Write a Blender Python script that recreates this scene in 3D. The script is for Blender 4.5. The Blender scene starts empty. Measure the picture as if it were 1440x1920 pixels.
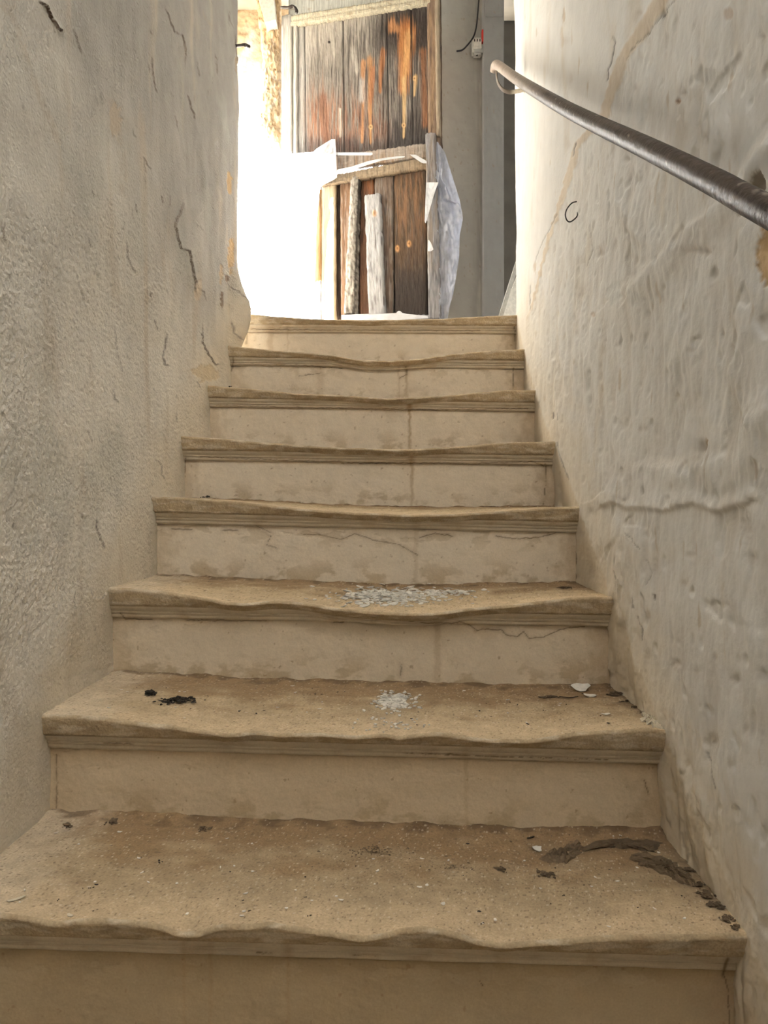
import bpy, bmesh, math, random
import numpy as np
from mathutils import Vector

S = bpy.context.scene
COL = S.collection
F = 1442.0                     # focal length in pixels of the 1440 x 1920 frame
# ------------------------------------------------------------------ camera, sky, sun, exposure
cd = bpy.data.cameras.new('camera'); cam = bpy.data.objects.new('camera', cd); COL.objects.link(cam)
cam.location = (0, 0, 0); cam.rotation_euler = (math.pi / 2, 0, 0)
cd.sensor_fit = 'VERTICAL'; cd.sensor_height = 32.0; cd.lens = 32.0 * F / 1920.0
cd.clip_start = 0.02; cd.clip_end = 200
S.camera = cam
w = bpy.data.worlds.new('sky'); S.world = w; w.use_nodes = True
bg = w.node_tree.nodes['Background']
bg.inputs[0].default_value = (.94, .97, 1.0, 1); bg.inputs[1].default_value = 8.6
SUN_DIR = Vector((-.6, -.55, .53)).normalized()
sd = bpy.data.lights.new('sun', 'SUN'); sd.energy = 210; sd.angle = math.radians(.6); sd.color = (1, .98, .95)
sun = bpy.data.objects.new('sun', sd); COL.objects.link(sun); sun.location = SUN_DIR * 8
sun.rotation_euler = SUN_DIR.to_track_quat('Z', 'Y').to_euler()
def portal(loc, direction, sx, sy, name):
    l = bpy.data.lights.new(name, 'AREA'); l.shape = 'RECTANGLE'; l.size = sx; l.size_y = sy
    l.cycles.is_portal = True
    o = bpy.data.objects.new(name, l); COL.objects.link(o); o.location = loc
    o.rotation_euler = Vector(direction).to_track_quat('-Z', 'Y').to_euler()
portal((-.92, 3.18, 1.53), (1, 0, 0), .8, 1.7, 'doorway_portal')
portal((-.02, -.85, 3.04), (0, 0, -1), .9, 1.3, 'added_fill_portal')  # portal of a ceiling gap added behind the camera for fill light
S.view_settings.view_transform = 'Standard'; S.view_settings.look = 'None'
S.view_settings.gamma = 1; S.view_settings.use_curve_mapping = False
S.view_settings.exposure = 0.2

# ------------------------------------------------------------------ numeric noise
rng = np.random.RandomState(7)
PERM = rng.permutation(512); PERM = np.concatenate([PERM, PERM])
GR = rng.rand(1024) * 2 * np.pi
GX, GY = np.cos(GR), np.sin(GR)
def pn(x, y, seed=0):
    x = np.asarray(x, float) + seed * 17.31; y = np.asarray(y, float) + seed * 9.77
    xi = np.floor(x).astype(int); yi = np.floor(y).astype(int)
    xf = x - xi; yf = y - yi
    u = xf * xf * xf * (xf * (xf * 6 - 15) + 10); v = yf * yf * yf * (yf * (yf * 6 - 15) + 10)
    def g(ix, iy, dx, dy):
        h = PERM[(PERM[ix & 511] + iy) & 511]
        return GX[h] * dx + GY[h] * dy
    a = g(xi, yi, xf, yf); b = g(xi + 1, yi, xf - 1, yf)
    c = g(xi, yi + 1, xf, yf - 1); d = g(xi + 1, yi + 1, xf - 1, yf - 1)
    return ((a * (1 - u) + b * u) * (1 - v) + (c * (1 - u) + d * u) * v) * 1.5
def fbm(x, y, o=4, seed=0, g=.5):
    r = 0; a = 1; t = 0
    for k in range(o):
        r = r + a * pn(x * 2 ** k, y * 2 ** k, seed + k * 3); t += a; a *= g
    return r / t
def ss(a, b, x):
    t = np.clip((x - a) / (b - a), 0, 1); return t * t * (3 - 2 * t)
def pdist(px, py, pts):
    """signed distance to a polyline and its position along it"""
    P = np.array(pts, float); best = np.full(px.shape, 1e9); sg = np.zeros(px.shape); tt = np.zeros(px.shape)
    n = len(P) - 1
    for i in range(n):
        a = P[i]; b = P[i + 1]; d = b - a; L = d @ d + 1e-9
        t = np.clip(((px - a[0]) * d[0] + (py - a[1]) * d[1]) / L, 0, 1)
        qx = px - a[0] - t * d[0]; qy = py - a[1] - t * d[1]
        r = np.hypot(qx, qy); m = r < best
        best[m] = r[m]; sg[m] = np.sign(d[0] * qy - d[1] * qx)[m]; tt[m] = ((i + t) / n)[m]
    return best, sg, tt
def mix(c, col, m):
    m = np.clip(m, 0, 1)[..., None]; return c * (1 - m) + np.array(col) * m
def px_of(V):
    Y = np.maximum(V[..., 1], .05)
    return 720 + F * V[..., 0] / Y, 960 - F * V[..., 2] / Y
def P3(px, py, Y): return np.array([(px - 720) * Y / F, Y, (960 - py) * Y / F])

# ------------------------------------------------------------------ materials
def mat_paint(name, rough=.9, bump=.3, scale=60, detail=6, spec=.2, var=.12, scale2=None, stretch=(1, 1, 1), metal=0, speck=0):
    """colour attribute times fine procedural variation, with a noise bump"""
    m = bpy.data.materials.new(name); m.use_nodes = True; N = m.node_tree.nodes; L = m.node_tree.links
    b = N['Principled BSDF']; b.inputs['Roughness'].default_value = rough
    b.inputs['Specular IOR Level'].default_value = spec; b.inputs['Metallic'].default_value = metal
    a = N.new('ShaderNodeAttribute'); a.attribute_name = 'Col'
    tc = N.new('ShaderNodeNewGeometry'); mp = N.new('ShaderNodeMapping'); mp.inputs['Scale'].default_value = stretch
    L.new(tc.outputs['Position'], mp.inputs[0])
    n = N.new('ShaderNodeTexNoise'); n.inputs['Scale'].default_value = scale; n.inputs['Detail'].default_value = detail
    L.new(mp.outputs[0], n.inputs['Vector'])
    mr = N.new('ShaderNodeMapRange'); mr.inputs[1].default_value = .3; mr.inputs[2].default_value = .7
    mr.inputs[3].default_value = 1 - var; mr.inputs[4].default_value = 1 + var
    L.new(n.outputs[0], mr.inputs[0])
    mx = N.new('ShaderNodeVectorMath'); mx.operation = 'SCALE'
    L.new(a.outputs['Color'], mx.inputs[0]); L.new(mr.outputs[0], mx.inputs['Scale'])
    out = mx.outputs[0]
    if speck:
        v = N.new('ShaderNodeTexNoise'); v.inputs['Scale'].default_value = 330; v.inputs['Detail'].default_value = 2
        L.new(tc.outputs['Position'], v.inputs['Vector'])
        r = N.new('ShaderNodeMapRange'); r.inputs[1].default_value = .3; r.inputs[2].default_value = .7
        r.inputs[3].default_value = 1 - speck; r.inputs[4].default_value = 1 + speck; L.new(v.outputs[0], r.inputs[0])
        m2 = N.new('ShaderNodeVectorMath'); m2.operation = 'SCALE'; L.new(out, m2.inputs[0]); L.new(r.outputs[0], m2.inputs['Scale'])
        out = m2.outputs[0]
    L.new(out, b.inputs['Base Color'])
    bp = N.new('ShaderNodeBump'); bp.inputs['Strength'].default_value = bump; bp.inputs['Distance'].default_value = .004
    n2 = N.new('ShaderNodeTexNoise'); n2.inputs['Scale'].default_value = scale2 or scale * 3; n2.inputs['Detail'].default_value = 5
    L.new(mp.outputs[0], n2.inputs['Vector']); L.new(n2.outputs[0], bp.inputs['Height']); L.new(bp.outputs[0], b.inputs['Normal'])
    return m
def mat_plain(name, col, rough=.8, bump=.2, scale=80, spec=.3, metal=0, var=.15, trans=0):
    m = mat_paint(name, rough, bump, scale, spec=spec, metal=metal, var=var)
    N = m.node_tree.nodes; L = m.node_tree.links
    at = [n for n in N if n.type == 'ATTRIBUTE'][0]; rgb = N.new('ShaderNodeRGB'); rgb.outputs[0].default_value = (*col, 1)
    for l in list(at.outputs['Color'].links): L.new(rgb.outputs[0], l.to_socket)
    N.remove(at)
    return m
M_wall_l = mat_paint('plaster_left', .92, .75, 25, var=.06, scale2=170)
M_wall_r = mat_paint('plaster_right', .8, .35, 18, var=.04, scale2=90, spec=.3)
M_tread = mat_paint('dusty_stone', .95, .6, 40, var=.12, scale2=160, speck=.13)
M_riser = mat_paint('painted_riser', .85, .25, 30, var=.04, scale2=120, speck=.05)
M_wood = mat_paint('weathered_wood', .9, .8, 30, var=.25, scale2=60, stretch=(6, 6, .5))
M_grey = mat_paint('grey_plaster', .9, .25, 20, var=.05)
M_metal = mat_paint('old_rail_paint', .5, .5, 60, var=.2, scale2=90, spec=.16)
M_iron = mat_plain('rusty_iron', (.06, .05, .045), .6, .4, spec=.5, metal=.5)
M_black = mat_plain('black_cable', (.012, .011, .012), .5, .1)
M_red = mat_plain('red_plastic', (.55, .03, .02), .5, .1)
M_box = mat_plain('grey_plastic', (.5, .5, .46), .6, .1)
M_flake = mat_plain('paint_flake', (.78, .74, .66), .8, .2)
M_flake2 = mat_plain('old_plaster_flake', (.62, .55, .42), .9, .3)
M_dark = mat_plain('dark_dirt', (.035, .028, .02), .95, .6)
M_dirt = mat_plain('brown_dirt', (.12, .085, .05), .95, .6)
M_ground = mat_plain('whitewashed_ground', (.75, .72, .66), .9, .3, 6)
M_shell = mat_plain('whitewash', (.62, .56, .47), .9, .3, 10)
M_shadowroom = mat_plain('shaded_room_plaster', (.13, .12, .105), .9, .3, 12)  # room beside the landing: its shade is put into this dark tone
M_stone = mat_paint('rubble_stone', .95, .9, 40, var=.2, scale2=90)
def mat_plastic():
    m = bpy.data.materials.new('torn_plastic'); m.use_nodes = True; N = m.node_tree.nodes; L = m.node_tree.links
    b = N['Principled BSDF']; b.inputs['Base Color'].default_value = (.60, .63, .72, 1); b.inputs['Roughness'].default_value = .45
    t = N.new('ShaderNodeBsdfTransparent'); tl = N.new('ShaderNodeBsdfTranslucent'); tl.inputs[0].default_value = (.75, .79, .9, 1)
    g = N.new('ShaderNodeNewGeometry'); n = N.new('ShaderNodeTexNoise'); n.inputs['Scale'].default_value = 22; n.inputs['Detail'].default_value = 4
    L.new(g.outputs['Position'], n.inputs['Vector'])
    bp = N.new('ShaderNodeBump'); bp.inputs['Strength'].default_value = .5; bp.inputs['Distance'].default_value = .01
    L.new(n.outputs[0], bp.inputs['Height']); L.new(bp.outputs[0], b.inputs['Normal'])
    r = N.new('ShaderNodeMapRange'); r.inputs[1].default_value = .35; r.inputs[2].default_value = .7
    r.inputs[3].default_value = .25; r.inputs[4].default_value = .5; L.new(n.outputs[0], r.inputs[0])
    m1 = N.new('ShaderNodeMixShader'); m1.inputs[0].default_value = .3; L.new(b.outputs[0], m1.inputs[1]); L.new(tl.outputs[0], m1.inputs[2])
    m2 = N.new('ShaderNodeMixShader'); L.new(r.outputs[0], m2.inputs[0]); L.new(m1.outputs[0], m2.inputs[1]); L.new(t.outputs[0], m2.inputs[2])
    L.new(m2.outputs[0], N['Material Output'].inputs['Surface'])
    return m
M_plastic = mat_plastic()
M_white_plastic = mat_plain('white_plastic_sheet', (.82, .84, .88), .5, .5, 20)

# ------------------------------------------------------------------ object helpers
def tag(o, label=None, cat=None, group=None, kind=None):
    if label: o['label'] = label
    if cat: o['category'] = cat
    if group: o['group'] = group
    if kind: o['kind'] = kind
    return o
def thing(name, loc, label, cat, group=None):
    o = bpy.data.objects.new(name, None); COL.objects.link(o); o.location = loc; o.empty_display_size = .05
    return tag(o, label, cat, group)
def wloc(o):
    v = Vector(o.location)
    while o.parent: o = o.parent; v += Vector(o.location)
    return np.array(v)
def link_mesh(name, verts, faces, mat, parent=None, cols=None, smooth=True, origin=None):
    verts = np.asarray(verts, float).reshape(-1, 3)
    off = wloc(parent) if parent is not None else (np.array(origin, float) if origin is not None else
          np.array([(verts[:, 0].min() + verts[:, 0].max()) / 2, (verts[:, 1].min() + verts[:, 1].max()) / 2, verts[:, 2].min()]))
    me = bpy.data.meshes.new(name)
    if isinstance(faces, np.ndarray):
        nf = len(faces); k = faces.shape[1]
        me.vertices.add(len(verts)); me.vertices.foreach_set('co', (verts - off).ravel())
        me.loops.add(nf * k); me.loops.foreach_set('vertex_index', faces.ravel().astype(np.int32))
        me.polygons.add(nf); me.polygons.foreach_set('loop_start', np.arange(0, nf * k, k, dtype=np.int32))
        me.polygons.foreach_set('loop_total', np.full(nf, k, dtype=np.int32))
        me.update(calc_edges=True)
    else:
        me.from_pydata([tuple(v) for v in (verts - off)], [], [tuple(f) for f in faces])
    me.validate()
    if smooth: me.polygons.foreach_set('use_smooth', np.ones(len(me.polygons), bool))
    if cols is not None:
        a = me.color_attributes.new('Col', 'FLOAT_COLOR', 'POINT')
        c = np.ones((len(verts), 4)); c[:, :3] = np.clip(np.asarray(cols).reshape(-1, 3), 0, 1)
        a.data.foreach_set('color', c.ravel())
    me.materials.append(mat)
    o = bpy.data.objects.new(name, me); COL.objects.link(o)
    if parent is not None: o.parent = parent
    else: o.location = off
    return o
def gfaces(n, m, flip=False, off=0):
    i = np.arange(n - 1)[:, None] * m + np.arange(m - 1)[None, :]
    f = np.stack([i, i + 1, i + m + 1, i + m], -1).reshape(-1, 4) + off
    return f[:, ::-1].copy() if flip else f
def box_vf(x0, x1, y0, y1, z0, z1):
    v = [(x, y, z) for x in (x0, x1) for y in (y0, y1) for z in (z0, z1)]
    f = [(0, 1, 3, 2), (4, 6, 7, 5), (0, 4, 5, 1), (2, 3, 7, 6), (0, 2, 6, 4), (1, 5, 7, 3)]
    return v, f
def box(name, b, mat, parent=None, bevel=0):
    v, f = box_vf(*b)
    o = link_mesh(name, v, f, mat, parent, smooth=False)
    if bevel:
        bm = bmesh.new(); bm.from_mesh(o.data); bmesh.ops.bevel(bm, geom=bm.edges, offset=bevel, segments=2, affect='EDGES'); bm.to_mesh(o.data); bm.free()
    return o
def tube_vf(pts, rad, k=12, caps=True, flat=None, rough=0, seed=0):
    P = np.array(pts, float); n = len(P)
    R = np.full(n, rad) if np.isscalar(rad) else np.array(rad)
    V = []; up = np.array([0, 0, 1.]); prev = None
    for i in range(n):
        t = P[min(i + 1, n - 1)] - P[max(i - 1, 0)]; t /= np.linalg.norm(t) + 1e-9
        if prev is None:
            a = np.cross(t, up);
            if np.linalg.norm(a) < .1: a = np.cross(t, [1, 0, 0])
        else: a = prev - t * (prev @ t)
        a /= np.linalg.norm(a); prev = a; b = np.cross(t, a)
        for j in range(k):
            an = 2 * math.pi * j / k; rr = R[i] * (1 + rough * float(pn(i * .35, math.cos(an) * 2 + seed, 3)))
            fx, fy = (1, 1) if flat is None else flat
            V.append(P[i] + a * math.cos(an) * rr * fx + b * math.sin(an) * rr * fy)
    Fc = []
    for i in range(n - 1):
        for j in range(k):
            Fc.append((i * k + j, i * k + (j + 1) % k, (i + 1) * k + (j + 1) % k, (i + 1) * k + j))
    if caps: Fc.append(tuple(range(k))[::-1]); Fc.append(tuple((n - 1) * k + j for j in range(k)))
    return V, Fc
def spline(pts, n=24):
    P = np.array(pts, float); m = len(P); out = []
    for i in range(m - 1):
        p0 = P[max(i - 1, 0)]; p1 = P[i]; p2 = P[i + 1]; p3 = P[min(i + 2, m - 1)]
        for t in np.linspace(0, 1, n, endpoint=False):
            out.append(.5 * ((2 * p1) + (-p0 + p2) * t + (2 * p0 - 5 * p1 + 4 * p2 - p3) * t * t + (-p0 + 3 * p1 - 3 * p2 + p3) * t ** 3))
    out.append(P[-1]); return out

# ------------------------------------------------------------------ plaster walls
LW_Y = [-1.5, .95, 1.23, 1.52, 1.80, 2.06, 2.37, 2.61, 2.75]
LW_X = [-.558, -.558, -.548, -.549, -.543, -.543, -.541, -.53, -.522]
RW_Y = [-1.5, .95, 1.23, 1.52, 1.80, 2.06, 2.37, 2.61, 2.87]
RW_X = [.449, .449, .453, .452, .458, .459, .463, .472, .482]
ZL = .725                                  # landing height
CEIL = 3.05; EAVE = 2.33
CREAM_L = np.array([.70, .66, .59]); CREAM_R = np.array([.84, .835, .815])
TAN = (.50, .38, .24); OCHRE = (.55, .37, .17); BROWN = (.16, .10, .055)

def wall_grid(name, path, zs, side, dispcol, mat, side2=1):
    """path: list of (x, y, nx, ny); dispcol(px,py,s,z,Y) gives relief (m) and colour"""
    A = np.array(path); n = len(A); m = len(zs)
    X = np.repeat(A[:, 0:1], m, 1); Y = np.repeat(A[:, 1:2], m, 1); Z = np.repeat(np.array(zs)[None, :], n, 0)
    NX = np.repeat(A[:, 2:3], m, 1); NY = np.repeat(A[:, 3:4], m, 1)
    s = np.concatenate([[0], np.cumsum(np.hypot(np.diff(A[:, 0]), np.diff(A[:, 1])))]); Sg = np.repeat(s[:, None], m, 1)
    V = np.stack([X, Y, Z], -1); px, py = px_of(V)
    D, C, lean = dispcol(px, py, Sg, Z, Y, NX)
    V[..., 0] += NX * D + lean; V[..., 1] += NY * D
    o = link_mesh(name, V, gfaces(n, m, flip=(side > 0)), mat, cols=C, origin=(X.mean(), 0, zs[0]))
    return tag(o, kind='structure')

def ypath(X, Ys_side, Ys):
    return np.interp(Ys, Ys_side, X)

peelsL = [  # polyline in frame pixels, lip height mm, fade width px, side
    ([(70, 0), (84, 12), (95, 35), (108, 52), (120, 62)], 6, 26, -1, 1.7),
    ([(143, 10), (150, 50), (157, 72)], 2.5, 18, 1, .6),
    ([(134, 50), (147, 85), (152, 100)], 2.5, 18, -1, .5),
    ([(308, 5), (318, 40), (327, 60), (343, 66), (348, 90), (347, 135)], 3, 22, -1, .8),
    ([(350, 175), (355, 190), (360, 207), (366, 226)], 3.5, 20, -1, .8),
    ([(285, 100), (284, 128), (288, 155), (297, 177)], 2.5, 22, -1, .7),
    ([(181, 158), (188, 180), (198, 192)], 3, 26, 1, .7),
    ([(198, 190), (205, 225), (209, 262)], 2, 26, 1, .4),
    ([(340, 372), (336, 395), (326, 418), (332, 446), (337, 466), (352, 470), (358, 500), (366, 540), (378, 572)], 5, 42, -1, 1.0),
    ([(362, 518), (372, 540), (384, 548), (388, 566)], 2.5, 14, -1, .7),
    ([(360, 420), (372, 425), (381, 434)], 1.6, 14, -1, .3),
    ([(237, 448), (240, 480), (248, 500), (258, 512)], 2.5, 20, -1, .6),
    ([(275, 535), (277, 552), (284, 557), (286, 545)], 3.5, 12, 1, .9),
    ([(267, 292), (275, 308), (284, 318)], 2.5, 10, -1, .7),
    ([(303, 365), (306, 382)], 2, 10, -1, .8), ([(317, 365), (316, 395)], 2, 12, -1, .5),
    ([(171, 355), (175, 368)], 2, 10, -1, .6), ([(253, 380), (257, 400)], 2, 10, -1, .6),
    ([(5, 412), (8, 440), (13, 455)], 3, 16, -1, .8),
    ([(250, 238), (246, 250), (254, 258)], 2.5, 12, -1, .5),
    ([(146, 510), (152, 540), (163, 565)], 1.8, 18, -1, .4),
    ([(293, 598), (300, 620)], 2, 12, -1, .7), ([(316, 622), (314, 645), (309, 668), (312, 684), (321, 686)], 2.5, 22, -1, .8),
    ([(383, 596), (381, 640), (390, 662), (398, 672), (405, 684), (418, 680)], 4, 30, -1, 1.0),
    ([(218, 600), (222, 660), (232, 704)], 1.8, 20, -1, .4), ([(214, 728), (216, 748), (224, 756)], 2, 12, -1, .6),
    ([(294, 860), (303, 872), (304, 890), (312, 902)], 2, 14, -1, .6),
    ([(181, 968), (180, 990), (187, 1010), (194, 1030)], 3, 16, -1, .9), ([(156, 962), (157, 972)], 2, 10, -1, .7),
    ([(143, 1106), (136, 1125), (139, 1138), (146, 1142)], 4, 14, 1, 1.0),
    ([(167, 1100), (172, 1120), (190, 1122), (198, 1110)], 3, 16, 1, .6),
    ([(371, 712), (374, 725), (378, 728)], 2, 8, -1, .6), ([(332, 770), (331, 792)], 2.5, 10, -1, .5),
    ([(443, 60), (441, 90), (446, 110), (443, 130)], 4, 10, 1, 1.0), ([(430, 20), (428, 55)], 2, 8, 1, .5),
    ([(404, 100), (406, 140)], 2, 8, -1, .5), ([(372, 115), (374, 145)], 2, 8, -1, .5),
    ([(425, 512), (428, 530), (438, 545), (445, 560), (449, 575)], 4, 10, 1, 1.0),
    ([(420, 545), (418, 580)], 3, 8, 1, .8), ([(432, 600), (436, 625), (447, 640)], 3, 10, 1, .8),
]
rr = random.Random(5)
for k in range(70):
    x0 = rr.uniform(20, 440); y0 = rr.uniform(0, 1250)
    if x0 > 450 - (y0 - 560) * .42 and y0 > 560: continue
    L = rr.uniform(8, 30); b = rr.uniform(-.2, .45)
    peelsL.append(([(x0, y0), (x0 + b * L * .5 + rr.uniform(-2, 2), y0 + L * .5), (x0 + b * L, y0 + L)], rr.uniform(.8, 2), rr.uniform(6, 16), -1, rr.uniform(.15, .5)))
bandL = [([(0, 0), (28, 45), (48, 110), (62, 150), (82, 200), (105, 250), (126, 290)], 7, .5), ([(205, 180), (213, 235), (224, 270), (230, 320), (228, 380)], 9, .45),
         ([(20, 0), (26, 30)], 8, .5), ([(330, 500), (329, 560)], 3, .3), ([(380, 20), (395, 50)], 3, .5)]
patchL = [((430, 342), 5, 22, OCHRE), ((435, 478), 6, 34, OCHRE), ((417, 515), 4, 22, TAN), ((418, 565), 3, 16, BROWN), ((428, 522), 4, 7, BROWN),
          ((372, 545), 7, 20, (.62, .52, .40)), ((388, 700), 26, 16, (.72, .60, .42)), ((443, 120), 3, 18, (.35, .28, .2)), ((216, 225), 12, 34, (.52, .44, .34))]
def disp_left(px, py, s, z, Y, NX):
    vis = (NX > .5)
    D = .010 * fbm(s / .55, z / .5, 3, 1) + .0035 * fbm(s / .12, z / .16, 4, 5)
    # coarse sprayed render in the lower near part of the wall
    rough = ss(-.35, .25, fbm(s / .35, z / .45, 3, 9) + .9 - 1.1 * np.abs((px - 60) / 380) - .9 * ss(520, 260, py)) * ss(260, 480, py)
    rough = rough * (1 - .6 * ss(1150, 1400, py))
    g = fbm(s / .010, z / .009, 3, 21)
    D += .0022 * rough * g + .0006 * fbm(s / .006, z / .006, 3, 25)
    D += .0018 * (1 - rough) * np.clip(fbm(s / .06, z / .22, 4, 31) * 2, -.6, .6)
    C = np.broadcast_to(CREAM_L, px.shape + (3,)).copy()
    up = ss(.15, 1.1, z + .25 * fbm(s / .3, z / .3, 2, 43)); C = C * (1.24 - .74 * up)[..., None]  # darker with height: greyer plaster, and the dimmer light put into the colour
    n1 = fbm(s / .3, z / .5, 4, 41); C = C * (1 + .11 * n1)[..., None]
    tanm = ss(.12, .5, fbm(s / .10 + z * .7, z / .42, 4, 47)); C = mix(C, (.55, .46, .35), .5 * tanm)
    C = mix(C, (.50, .50, .44), .35 * ss(.1, .5, fbm(s / .2, z / .3, 3, 51)))
    C *= (1 - .14 * rough * ss(.05, .5, -g))[..., None]
    if vis.any():
        # a lighter, yellower dusty strip just above the stair line
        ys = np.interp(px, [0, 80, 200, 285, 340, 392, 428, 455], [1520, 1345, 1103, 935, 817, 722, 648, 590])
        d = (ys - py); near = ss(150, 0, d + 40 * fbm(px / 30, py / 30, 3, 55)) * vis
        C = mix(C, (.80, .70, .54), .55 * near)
        for pts, h, wd, sd_, dk in peelsL:
            A = np.array(pts); m = (px > A[:, 0].min() - wd * 1.5) & (px < A[:, 0].max() + wd * 1.5) & (py > A[:, 1].min() - wd) & (py < A[:, 1].max() + wd) & vis & (Y > .3)
            if not m.any(): continue
            jx = px[m] + 2.2 * fbm(px[m] / 9, py[m] / 9, 3, 61); jy = py[m] + 2.2 * fbm(px[m] / 9, py[m] / 9, 3, 63)
            d, sg, t = pdist(jx, jy, pts); end = ss(0, .15, t) * ss(1, .85, t)
            lip = np.where(sg * sd_ > 0, np.exp(-d / (wd * .4)), 0) * end
            D[m] += lip * h * .0008
            Cm = C[m]; C[m] = mix(Cm, (.10, .065, .045), dk * .85 * end * ss(1.0 + dk * .8, .2, d))  # crack line, with the thin shadow cast by the lip painted in
        for pts, wd, a in bandL:
            d, sg, t = pdist(px + 5 * fbm(px / 20, py / 40, 3, 65), py, pts); m = ss(wd * 1.2, wd * .5, d) * vis * ss(0, .05, t) * ss(1.0, .9, t)
            C = mix(C, (.42, .34, .25), .7 * a * m * ss(-.4, .2, fbm(px / 9, py / 22, 3, 66)))
        for (cx, cy), rx, ry, col in patchL:
            q = np.hypot((px - cx) / rx, (py - cy) / ry) + .6 * fbm(px / 7, py / 12, 3, 67)
            m = ss(1.05, .85, q) * vis; C = mix(C, col, m * .85); D -= m * .002
    # flared plaster at the foot of the end of the wall
    fl = ss(2.62, 2.75, Y) * vis * np.clip((.90 - z) / .17, 0, 1) * ss(.5, .7, z)
    D += .05 * fl ** 1.4
    return D, C, 0 * px
def path_left():
    ys = np.concatenate([np.linspace(-1.5, .85, 40), F * .53 / (720 - np.arange(-160, 446, 1.6))])
    ys = np.unique(np.round(ys, 5)); ys = ys[ys < 2.74]
    p = [(float(np.interp(y, LW_Y, LW_X)), y, 1, 0) for y in ys]
    for a in np.linspace(0, 90, 8): a = math.radians(a); p.append((-.522 - .02 + .02 * math.cos(a), 2.74 + .02 * math.sin(a), math.cos(a), math.sin(a)))
    for x in np.linspace(-.56, -.81, 12): p.append((x, 2.76, 0, 1))
    for a in np.linspace(0, 90, 4): a = math.radians(a); p.append((-.82 - .01 * math.sin(a), 2.75 + .01 * math.cos(a), -math.sin(a), math.cos(a)))
    for y in np.linspace(2.7, -1.5, 12): p.append((-.83, y, -1, 0))
    return p
zsL = np.concatenate([np.linspace(-1.4, -.75, 20), np.arange(-.745, 2.0, .0027), np.linspace(2.0, CEIL + .02, 50)])
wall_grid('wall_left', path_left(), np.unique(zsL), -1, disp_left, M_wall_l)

ridgesR = [  # raised folds of plaster
    ([(1180, 415), (1220, 460), (1200, 520), (1150, 560)], 9, 4), ([(1440, 270), (1360, 380), (1290, 440), (1230, 500), (1185, 550)], 8, 5),
    ([(1135, 945), (1150, 935), (1175, 948), (1250, 950), (1300, 940), (1350, 955), (1400, 940)], 5, 4),
    ([(1440, 770), (1405, 800), (1380, 850), (1300, 880), (1200, 890), (1150, 915)], 14, 5),
    ([(1398, 440), (1380, 500), (1390, 620), (1372, 700), (1400, 780)], 8, 4), ([(1150, 1010), (1170, 985), (1165, 1040)], 8, 4)]
dentsR = [((1373, 660), 5, 16, 5), ((1215, 590), 4, 9, 4), ((1340, 1390), 12, 12, 4), ((1385, 1275), 9, 10, 4), ((1175, 940), 10, 6, 3),
          ((1425, 345), 10, 16, 8), ((1400, 985), 12, 26, 5), ((1410, 940), 10, 10, 4), ((1160, 1245), 6, 6, 3), ((1172, 298), 4, 6, 6), ((1150, 1130), 6, 8, 4),
          ((1165, 1180), 5, 12, 4), ((1120, 475), 6, 9, 4), ((1090, 1000), 5, 8, 3), ((1250, 340), 5, 30, 3), ((1310, 470), 30, 8, 3)]
for k in range(60):
    dentsR.append(((rr.uniform(1040, 1440), rr.uniform(20, 1500)), rr.uniform(3, 8), rr.uniform(5, 16), rr.uniform(1.2, 3.5)))
cracksR = [([(1262, 0), (1228, 40), (1195, 80), (1175, 110)], 1.6, .5), ([(1148, 70), (1155, 78), (1152, 92), (1146, 120), (1140, 130), (1138, 150)], 2.2, .9),
           ([(1082, 268), (1076, 292)], 2.2, .9), ([(1000, 490), (1008, 470), (1020, 450), (1035, 425), (1045, 400)], 1.2, .45),
           ([(991, 535), (990, 562), (992, 580)], 1.4, .6), ([(1045, 955), (1058, 985), (1075, 1000)], 1.3, .3), ([(1045, 830), (1052, 860), (1066, 900)], 1.6, .5),
           ([(1196, 1155), (1203, 1170), (1208, 1180), (1205, 1200)], 1.8, .5), ([(1327, 1410), (1337, 1440), (1342, 1480)], 1.5, .45), ([(1152, 1070), (1158, 1085)], 2, .5),
           ([(1190, 1140), (1188, 1120)], 2, .5), ([(1036, 775), (1037, 785)], 2.2, .9), ([(1047, 776), (1048, 787)], 2, .7), ([(1231, 1115), (1232, 1124)], 2.4, .9),
           ([(1178, 1000), (1196, 1022), (1205, 1030)], 1.3, .4), ([(1213, 1050), (1225, 1075), (1215, 1095)], .9, .3), ([(1105, 420), (1110, 470), (1100, 500)], 1.0, .3)]
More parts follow.
